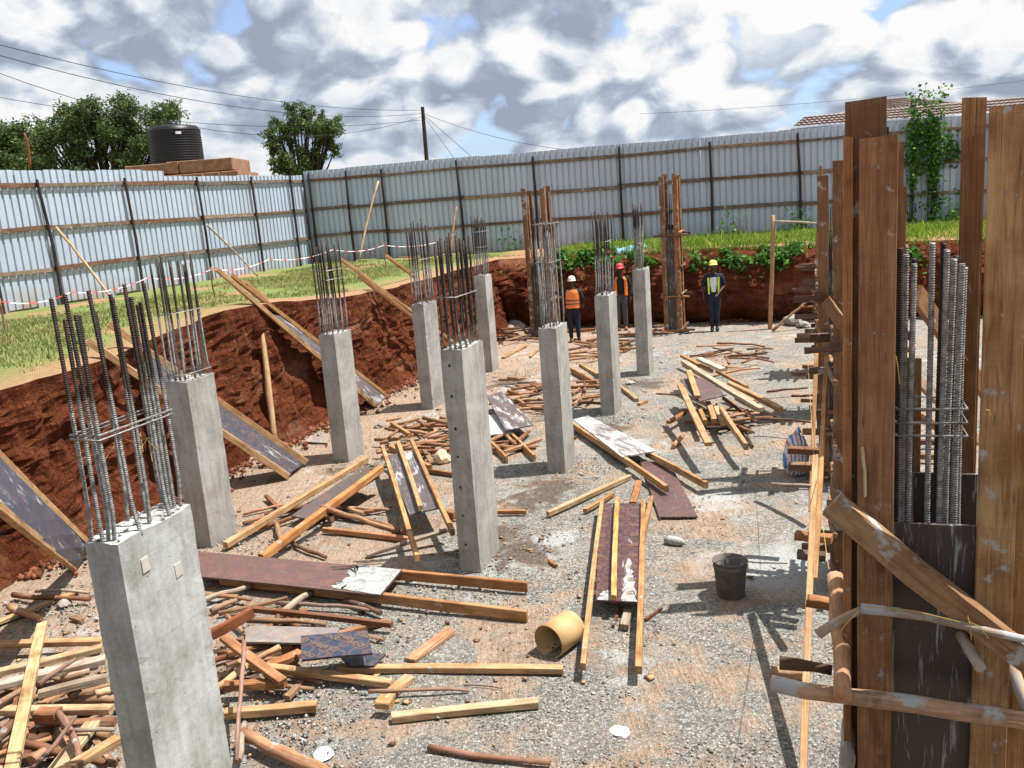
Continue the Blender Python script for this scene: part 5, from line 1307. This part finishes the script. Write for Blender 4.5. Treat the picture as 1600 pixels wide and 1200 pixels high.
# bottom left heap
bg = 'timbers heaped left of the nearest column'
random.seed(51)
for q in ((-10, 975, 120, 925, .09, .03, PINE, .03, .03, 'pale plank beneath the small log, upper left'),
          (10, 1245, 66, 975, .085, .035, (.58, .44, .24), .42, .20, 'long yellow plank standing out across the left heap'),
          (-20, 1008, 160, 1002, .08, .05, PINE, .12, .12, 'pale plank across the top of the left heap'),
          (-20, 1055, 160, 1012, .08, .05, PALE, .16, .18, 'second pale plank under the top one in the left heap'),
          (-20, 1075, 165, 1030, .11, .05, (.46, .40, .34), .20, .2, 'wide whitish plank in the middle of the left heap'),
          (60, 1085, 165, 1060, .07, .06, GREYW, .22, .2, 'grey plank in the middle right of the left heap'),
          (-20, 1110, 175, 1108, .08, .05, PALE, .16, .16, 'straw coloured plank in the lower left heap'),
          (60, 1118, 92, 1118, .10, .10, (.34, .17, .09), .22, .22, 'square timber end facing the camera in the left heap'),
          (80, 1215, 185, 1155, .08, .05, PINE, .28, .26, 'yellow plank rising right at the bottom of the left heap'),
          (70, 1225, 145, 1130, .11, .04, PALE, .14, .12, 'broad pale plank at the bottom of the left heap'),
          (50, 1140, 180, 1128, .07, .06, (.26, .14, .08), .10, .10, 'dark brown plank low in the left heap'),
          (-20, 1205, 60, 1215, .10, .05, PALE, .08, .08, 'pale board in the bottom left corner')):
    tag(plank_obj('timber_plank', P(q[0], q[1], q[7]), P(q[2], q[3], q[8]), q[4], q[5], q[6], None, .95), q[9], 'plank', bg)
for q in ((20, 930, 140, 937, .03, REDW, .05, .06, 'reddish round stick left of the nearest column, upper'),
          (56, 924, 140, 926, .018, GREYW, .04, .05, 'thin grey stick left of the nearest column, top'),
          (14, 948, 62, 966, .04, (.42, .24, .13), .05, .06, 'short round log lying on the floor at the upper left'),
          (60, 1070, 118, 1030, .022, (.26, .17, .13), .28, .32, 'forked grey branch on the left heap'),
          (-10, 1105, 40, 1075, .03, (.28, .18, .13), .22, .24, 'dark branch at the left edge of the heap'),
          (90, 1112, 125, 1190, .028, (.26, .15, .11), .24, .22, 'dark stick slanting down in the lower left heap'),
          (40, 1215, 118, 1120, .016, (.22, .14, .11), .34, .36, 'slim dark stick across the lower left heap'),
          (110, 1142, 180, 1140, .018, GREYW, .18, .18, 'thin grey branch low in the left heap'),
          (95, 1060, 140, 1048, .03, (.40, .28, .2), .2, .2, 'peeled log in the middle of the left heap'),
          (150, 1085, 172, 1078, .035, PALE, .2, .2, 'pale log end beside the nearest column base'),
          (-10, 1160, 20, 1130, .04, BRN, .14, .16, 'thick dark log at the left edge'),
          (50, 1190, 70, 1175, .045, (.36, .20, .13), .12, .12, 'reddish log end in the lower left heap'),
          (110, 1090, 125, 1075, .035, OLD, .12, .16, 'stub of round log deep in the left heap')):
    tag(stick_obj('wooden_stick', P(q[0], q[1], q[6]), P(q[2], q[3], q[7]), q[4], q[5], None, .93, .04), q[8], 'stick', bg)
pile(26, 10, 165, 1050, 1180, .35, .8, [BRN, OLD, (.40, .22, .12), GREYW, REDW], 'stick deep in the left heap', 'sticks buried in the left heap', .10, .4, (.02, .035))
pile(14, 330, 470, 1000, 1080, .25, .6, [BRN, OLD, REDW, ORG], 'stick buried right of the nearest column', 'sticks buried in the heap by the nearest column', .06, .4, (.016, .028))
ground_plank(112, 964, 128, 970, .05, .03, OLD, 'small wood chip on the gravel left of the nearest column')

# ================================================================ SMALL THINGS
def bucket(name, label, a, axis, r0, r1, h, mat, handle, inner=True):
    root = empty(name, a, label, 'bucket'); t_ = .006
    prof = [(.001, 0), (r0*.97, 0), (r0, .008), (r0, h*.13), (r0-.002, h*.135), (r0, h*.14), (r1, h), (r1-t_, h), (r0-t_, .012), (.001, .012)] if not handle else [(.001, 0), (r0*.96, 0), (r0, .01), (r0+(r1-r0)*.82, h*.82), (r0+(r1-r0)*.82+.008, h*.83), (r0+(r1-r0)*.85+.008, h*.86), (r0+(r1-r0)*.86, h*.87), (r1, h*.97), (r1+.010, h*.975), (r1+.010, h), (r1-t_, h), (r0-t_, .012), (.001, .012)]
    M = Matrix.Translation(a) @ axis; o = lathe('bucket_body', prof, mat, root, 36, M=M)
    for v in o.data.vertices: v.co.x *= 1+.02*math.sin(v.co.z*9); v.co.y += .004*math.sin(v.co.z*14)
    if handle:
        pts = [Vector((r1*1.03*math.cos(t), r1*1.03*math.sin(t)*.95, h*.93-.10*math.sin(t)*1.0)) for t in np.linspace(math.pi, 2*math.pi, 12)]
        v, f = tube(pts, [.0035]*12, 5); oo = mesh('handle', v, f, REBAR, root, smooth=True); setworld(oo, M)
    return root
g0 = P(1142, 930); bucket('bucket', 'grey cement-caked bucket standing upright on the floor', Vector((g0.x, g0.y, .0)), Matrix.Identity(4), .122, .145, .34, GREYB, True)
a_, b_ = P(840, 1010, .145), P(888, 978, .145); ax = (a_-b_).normalized(); q_ = ax.to_track_quat('Z', 'Y').to_matrix().to_4x4()
bucket('bucket', 'tan plastic bucket lying on its side with the open end to the camera', Vector((b_.x, b_.y, .125))-ax*.05, q_, .136, .142, .32, TAN, False)
# striped sack
def sack(label, loc, sx, sy, sz, lean, stripes=True):
    root = empty('woven_sack', loc, label, 'sack')
    mt, t, b = newmat('woven_sack', .7); c = t.n('ShaderNodeTexCoord').outputs['Object']; sp = t.n('ShaderNodeSeparateXYZ', None, Vector=c)
    f = t.math('FRACT', t.math('ADD', t.math('MULTIPLY', sp.outputs[0], 11.0), t.math('MULTIPLY', t.noise(c, 5, 3), .5)))
    red = t.math('MULTIPLY', t.rng(f, .12, .16), t.rng(f, .34, .30)); bl = t.math('MULTIPLY', t.rng(f, .58, .62), t.rng(f, .84, .80))
    col = t.mix(bl, t.mix(red, (.62, .62, .62), (.62, .12, .14)), (.10, .20, .48)); t.L.new(col, b.inputs['Base Color']); bump(t, b, t.noise(c, 14, 5), .03, 1)
    bm = bmesh.new(); bmesh.ops.create_icosphere(bm, subdivisions=4, radius=1)
    for v in bm.verts:
        c_ = v.co; k = 1+.13*nz(c_.x*2.2, c_.y*2.2, c_.z*2.2+3)+.05*nz(c_.x*7, c_.y*7, c_.z*7)
        p = Vector([math.copysign(abs(q)**.7, q) for q in c_])*k; c_.x, c_.y, c_.z = p.x*sx*(1-.25*max(0, p.z)), p.y*sy, max(-.98, p.z)*sz+sz
        c_.x += lean*c_.z
    me = bpy.data.meshes.new('sack_body'); bm.to_mesh(me); bm.free(); me.materials.append(mt); o = bpy.data.objects.new('sack_body', me); link(o, root)
    v, f = tube([(lean*sz*2, 0, sz*1.9), (lean*sz*2+.02, .01, sz*2.15), (lean*sz*2+.05, .0, sz*2.2)], [.06, .03, .05], 8); mesh('tied_neck', v, f, mt, root, smooth=True); return root
q = P(1243, 742); sack('white woven sack with red and blue stripes leaning by the second formwork', q, .15, .13, .26, .03)
# cement lump bottle, paper, stones
q = P(1052, 852); o = mesh('p2', *tube([(-.07, .05, .045), (-.03, .02, .05), (.05, -.03, .05), (.085, -.055, .045), (.11, -.07, .03)], [.035, .048, .05, .03, .008], 10), DRYCEM, smooth=True); o.name = 'cement_lump'; o.location = q; tag(o, 'white bottle-shaped cement lump right of the printed panel', 'cement lump')
def crumple(name, px, py, r, mat, label, cat, flat=.35, grp=None):
    bm = bmesh.new(); bmesh.ops.create_icosphere(bm, subdivisions=2, radius=r); sd_ = random.uniform(0, 50)
    for v in bm.verts: k = 1+.5*nz(v.co.x/r+sd_, v.co.y/r, v.co.z/r); v.co *= k; v.co.z *= flat; v.co.z += r*flat*.75
    me = bpy.data.meshes.new(name); bm.to_mesh(me); bm.free(); me.materials.append(mat); o = bpy.data.objects.new(name, me); link(o); o.location = P(px, py); o.rotation_euler.z = random.uniform(0, 6); return tag(o, label, cat, grp)
crumple('crumpled_paper', 968, 1146, .07, WHITE, 'crumpled white paper scrap on the gravel, lower right of centre', 'paper', .3)
crumple('crumpled_paper', 506, 1180, .075, WHITE, 'torn white paper scrap at the bottom left of centre', 'paper', .15)
crumple('cloth_bag', 692, 722, .14, m_plain('cream_cloth', (.62, .47, .30), .8), 'cream cloth bundle behind the central column', 'cloth', .8)
for px, py, r_, fl, lb in ((405, 712, .10, .5, 'grey stone right of the leaning blue panel'), (435, 724, .13, .4, 'flat grey broken stone below the leaning blue panel'), (592, 668, .08, .7, 'dark cube-like stone left of the stick heap'),
    (800, 500, .28, .45, 'large flat stone on top of the stone stack by the far cut'), (806, 515, .30, .5, 'lower stone of the stack by the far cut'), (828, 503, .22, .5, 'rounded stone right of the stone stack at the far cut'),
    (1240, 508, .26, .6, 'grey stone block left of the far formwork row'), (1255, 512, .16, .6, 'small stone right of the grey block'), (905, 500, .2, .6, 'grey stone block beside the white-helmeted worker'),
    (1340, 1195, .08, .6, 'small stone at the lower right'), (100, 948, .07, .6, 'pale stone in the gravel left of the nearest column'), (1010, 653, .07, .5, 'pale stone right of the splayed-rebar column'), (985, 600, .09, .4, 'flat stone in front of the far right column')):
    crumple('loose_stone', px, py, r_, STONE, lb, 'stone', fl)
# blue tarpaulin on the far rim, rope end and the red cloth
q0 = PU(985, 385, UF+.25); V, Fc = [], []; n = 14
for i in range(n+1):
    for j in range(7):
        x = (i/n-.5)*.85; y = (j/6-.5)*.6; V.append((x, y, .10*nz(x*5, y*5, 3)+.06*nz(x*13, y*13, 5)+.10+(-.22 if j == 0 else 0)))
for i in range(n):
    for j in range(6): a = i*7+j; Fc.append((a, a+7, a+8, a+1))
o = mesh('blue_tarpaulin', V, Fc, TARP, smooth=True); o.location = (q0.x, q0.y, 1.99); tag(o, 'crumpled pale blue tarpaulin on the far rim above the red-helmeted worker', 'tarpaulin')
md = o.modifiers.new('t', 'SOLIDIFY'); md.thickness = .006
v, f = tube([PU(979, 388, UF-.1), PU(981, 430, UF-.15), PU(987, 470, UF-.3)], [.03, .02, .035], 5); o = mesh('hanging_strap', v, f, TARP); tag(o, 'blue strap of tarpaulin hanging down the far cut', 'strap')
q = PU(1170, 440, UF-.12); V, Fc = tube([(0, 0, .22), (0, 0, .12), (.03, 0, 0), (.02, .02, -.14), (.05, 0, -.20)], [.02, .05, .11, .14, .05], 9); o = mesh('red_cloth', V, Fc, REDC, smooth=False); o.location = q; tag(o, 'red cloth hanging on the far cut right of the yellow-helmeted worker', 'cloth')
# roots on far cut
random.seed(61)
for k, (x1, y1, x2, y2) in enumerate(((795, 448, 820, 432), (1118, 440, 1150, 425), (1100, 425, 1118, 470))):
    tag(stick_obj('exposed_root', PU(x1, y1, UF-.22), PU(x2, y2, UF-.22), .03 if k == 0 else .012, (.34, .22, .13), None, 1, .1), ['pale stake lying in the far cut left of the rough-topped column', 'thin root on the far cut above the yellow-helmeted worker', 'root hanging down the far cut beside the far formwork'][k], 'root')

# ================================================================ PEOPLE
def skin(name, chains, mat, parent, lvl=2):
    """chains: list of [(x,y,z,r),...]; first vertex of later chains may reuse an index given as int"""
    V, E, Rr = [], [], []
    for ch in chains:
        prev = None
        for c_ in ch:
            if isinstance(c_, int): prev = c_; continue
            V.append(c_[:3]); Rr.append(c_[3] if isinstance(c_[3], tuple) else (c_[3], c_[3])); i = len(V)-1
            if prev is not None: E.append((prev, i))
            prev = i
    me = bpy.data.meshes.new(name); me.from_pydata(V, E, []); o = bpy.data.objects.new(name, me); link(o, parent)
    sm = o.modifiers.new('skin', 'SKIN'); sm.use_smooth_shade = True
    for i, r_ in enumerate(Rr): me.skin_vertices[0].data[i].radius = r_
    me.skin_vertices[0].data[0].use_root = True
    ss = o.modifiers.new('sub', 'SUBSURF'); ss.levels = ss.render_levels = lvl
    me.materials.append(mat); return o
def person(label, foot, rz, scale, armL, armR, hat, vest, top, trousers, look=0.0, legs=(.10, .10), shoes=BLACKC, sleeve='long', tee=None, openv=False, headdown=.0):
    """local frame: faces -y; armL/armR: (elbow, wrist) points on the person's left (+x) / right (-x)"""
    root = empty('person', foot, label, 'person', None, rz); root.scale = (scale,)*3
    ch = [[(0, .0, .93, (.15, .10)), (0, .01, 1.08, (.135, .09)), (0, .015, 1.28, (.165, .105)), (0, .01, 1.42, (.10, .07)), (0, 0, 1.50, .05), (0, -.01-headdown*.3, 1.56, (.066, .075)), (0, -.02-headdown, 1.645, (.074, .09)), (0, -.01-headdown, 1.715, (.066, .078))]]
    hips = []
    n0 = 8
    for sx, lg in ((1, legs[0]), (-1, legs[1])):
        ch.append([0, (sx*.095, 0, .86, .088), (sx*lg*.95, -.02, .50, .058), (sx*lg, .01, .10, .04), (sx*lg*1.05, -.10, .035, .035), (sx*lg*1.1, -.17, .03, .026)]); n0 += 5
    idx = n0
    arms = []
    for sx, (el_, wr) in ((1, armL), (-1, armR)):
        sh = (sx*.185, .01, 1.39, .052); d_ = (Vector(wr)-Vector(el_)).normalized(); hnd = Vector(wr)+d_*.06
        ch.append([2, sh, (*el_, .038), (*wr, .027), (*hnd, .026)]); w_idx = idx+3; idx += 4; arms.append((sh, el_, wr))
        side = d_.cross(Vector((0, 0, 1))) if abs(d_.z) < .9 else Vector((0, 1, 0)); side.normalize()
        for k in range(4):
            o_ = side*(k-1.5)*.019; L = (.075, .088, .082, .062)[k]; a0_ = hnd+o_; a1 = a0_+d_*L*.55; a2 = a1+d_*L*.4+Vector((-sx*.012, -.012, -.012))
            ch.append([w_idx, (*a0_, .011), (*a1, .0095), (*a2, .008)]); idx += 3
        th_ = Vector(wr)+d_*.02+side*.035; ch.append([w_idx, (*th_, .012), (*(th_+d_*.045+side*.012), .0095)]); idx += 2
    ch.append([6, (0, -.105-headdown, 1.63, .014)]); idx += 1
    skin('body', ch, SKIN, root)
    # clothing, each a continuous skin over the body
    skin('trousers', [[(0, 0, 1.0, (.155, .115)), (0, 0, .90, (.165, .115)), (.095, 0, .80, .10), (legs[0]*.95, -.02, .50, .078), (legs[0], .01, .20, .062), (legs[0], .01, .09, .062)],
                      [1, (-.095, 0, .80, .10), (-legs[1]*.95, -.02, .50, .078), (-legs[1], .01, .20, .062), (-legs[1], .01, .09, .062)]], trousers, root)
    cs = [[(0, .01, .97, (.165, .118)), (0, .01, 1.12, (.155, .108)), (0, .015, 1.30, (.18, .12)), (0, .01, 1.42, (.115, .082)), (0, .005, 1.47, (.07, .065))]]
    for sh, el_, wr in arms:
        c_ = [2, (sh[0], sh[1], sh[2], .072), (*el_, .055)]
        if sleeve == 'long': c_.append((*(Vector(el_).lerp(Vector(wr), .92)), .042))
        cs.append(c_)
    skin('shirt', cs, tee if (tee and not openv) else top, root)
    # vest: a shell over the torso
    bm = bmesh.new(); nseg, rows = 28, 12; ring_ = []
    for j in range(rows+1):
        z = .93+.50*j/rows; w1 = (.190 if z < 1.2 else .200)*(1 if z < 1.34 else 1-(z-1.34)*2.6); w2 = .146*(1 if z < 1.34 else 1-(z-1.34)*2.0); ring_.append([])
        for k in range(nseg+1):
            a0_ = .0 if not openv else .55*(1 if z < 1.35 else .8); a = -math.pi/2+a0_+(2*math.pi-2*a0_)*k/nseg
            ring_[-1].append(bm.verts.new((w1*math.cos(a), .01+w2*math.sin(a), z+.006*math.sin(a*5))))
    for j in range(rows):
        for k in range(nseg):
            zc = .93+.5*(j+.5)/rows; a = (ring_[j][k].co+ring_[j][k+1].co)/2
            if zc > 1.24 and abs(a.x) > .175: continue          # arm holes
            bm.faces.new((ring_[j][k], ring_[j][k+1], ring_[j+1][k+1], ring_[j+1][k]))
    me = bpy.data.meshes.new('vest'); bm.to_mesh(me); bm.free(); me.materials.append(vest); vo = bpy.data.objects.new('vest', me); link(vo, root)
    md = vo.modifiers.new('s', 'SOLIDIFY'); md.thickness = .008
    bands = ((1.045, .03), (1.14, .03)) if not openv else ()
    for zc, hw in bands:
        V, Fc = [], []
        for k in range(29):
            a = 2*math.pi*k/28; V += [(.197*math.cos(a), .01+.153*math.sin(a), zc-hw/2), (.197*math.cos(a), .01+.153*math.sin(a), zc+hw/2)]
        Fc = [(2*k, 2*k+2, 2*k+3, 2*k+1) for k in range(28)]; mesh('reflective_band', V, Fc, GREYC, vo)
    if openv:
        V = [(-.05, -.118, 1.0), (.05, -.118, 1.0), (.085, -.125, 1.2), (.08, -.118, 1.36), (-.08, -.118, 1.36), (-.085, -.125, 1.2)]; V += [(x, y+.03, z) for x, y, z in V]
        mesh('undershirt', V, [(0, 1, 2, 3, 4, 5)]+[(i, (i+1) % 6, (i+1) % 6+6, i+6) for i in range(6)], tee or BLACKC, root)
        for sx in (-1, 1):
            V = [(sx*.095, -.150, .95), (sx*.135, -.138, .95), (sx*.15, -.136, 1.36), (sx*.10, -.146, 1.36)]; V += [(x, y+.012, z) for x, y, z in V]
            mesh('vest_strip', V, [(0, 1, 2, 3), (4, 7, 6, 5), (0, 4, 5, 1), (2, 6, 7, 3), (1, 5, 6, 2), (3, 7, 4, 0)], YELLOWV if vest is NAVY else vest, root)
    hh = Matrix.Translation((0, -.01-headdown, 1.665)) @ Matrix.Rotation(-headdown*2.5, 4, 'X')
    prof = [(.128, -.005), (.118, .0), (.112, .012), (.110, .04), (.098, .08), (.070, .108), (.035, .122), (.001, .126)]
    V, Fc = [], []
    for r_, z in prof:
        for k in range(24): a = 6.2832*k/24; br_ = 1+(.30 if (z < .005) else 0)*max(0, -math.sin(a))**3; V.append((r_*.92*math.cos(a)*1, r_*1.1*br_*math.sin(a), z))
    for i in range(len(prof)-1):
        for k in range(24): a = i*24+k; b = i*24+(k+1) % 24; Fc.append((a, b, b+24, a+24))
    ho = mesh('helmet', V, Fc, hat, root, smooth=True); ho.matrix_basis = hh
    for sx in (-1, 1):
        e_ = mesh('eye', *tube([(sx*.028, -.100-headdown, 1.648), (sx*.028, -.094-headdown, 1.648)], [.011, .012], 8), WHITE, root); 
        e2 = mesh('ear', *tube([(sx*.076, -.015-headdown, 1.62), (sx*.084, -.01-headdown, 1.645), (sx*.076, -.01-headdown, 1.665)], [.012, .018, .012], 6), SKIN, root, smooth=True)
        sc = mesh('boot', *tube([(sx*legs[0 if sx > 0 else 1], .06, .045), (sx*legs[0 if sx > 0 else 1]*1.02, 0, .055), (sx*legs[0 if sx > 0 else 1]*1.08, -.10, .05), (sx*legs[0 if sx > 0 else 1]*1.12, -.19, .035)], [.035, .052, .05, .03], 8), shoes, root, smooth=True)
    mo = mesh('mouth', [(-.022, -.100-headdown, 1.585), (.022, -.100-headdown, 1.585), (.018, -.100-headdown, 1.594), (-.018, -.100-headdown, 1.594)], [(0, 1, 2, 3)], m_plain('lips', (.09, .03, .025), .5), root)
    return root
def facing(px, py, extra=0.0): q = P(px, py); return math.atan2(-q.x, q.y)*-1*-1+extra
q = P(1117, 517)
person('worker in yellow helmet and dark vest with lime bands, looking down beside the far cut', Vector((q.x, q.y, 0)), -.22, 1.0, ((.27, .02, 1.13), (.12, -.17, .98)), ((-.27, .03, 1.12), (-.25, -.06, .88)), HATY, NAVY, NAVY, NAVY, openv=True, tee=WHITE, headdown=.05, sleeve='short', legs=(.06, .06))
q = P(899, 534)
person('worker in white helmet and orange vest seen from behind, reaching to the rebar', Vector((q.x, q.y, 0)), math.pi-.15, .93, ((.37, -.16, 1.27), (.56, -.34, 1.43)), ((-.27, .02, 1.14), (-.24, -.14, .98)), HATW, ORANGE, BLACKC, NAVY, legs=(.10, .10))
q = P(973, 516)
person('worker in red helmet and open orange vest with one hand raised to his face', Vector((q.x, q.y, 0)), -.1, 1.0, ((.27, .03, 1.13), (.25, -.05, .88)), ((-.30, -.08, 1.18), (-.16, -.2, 1.50)), HATR, ORANGE, BLACKC, GREYC, openv=True, tee=BLACKC, legs=(.09, .09), shoes=m_plain('brown_boots', (.22, .07, .03), .7))
print('OBJECTS', len(bpy.data.objects), 'TRIS', sum(len(o.data.polygons) for o in bpy.data.objects if o.type == 'MESH'))
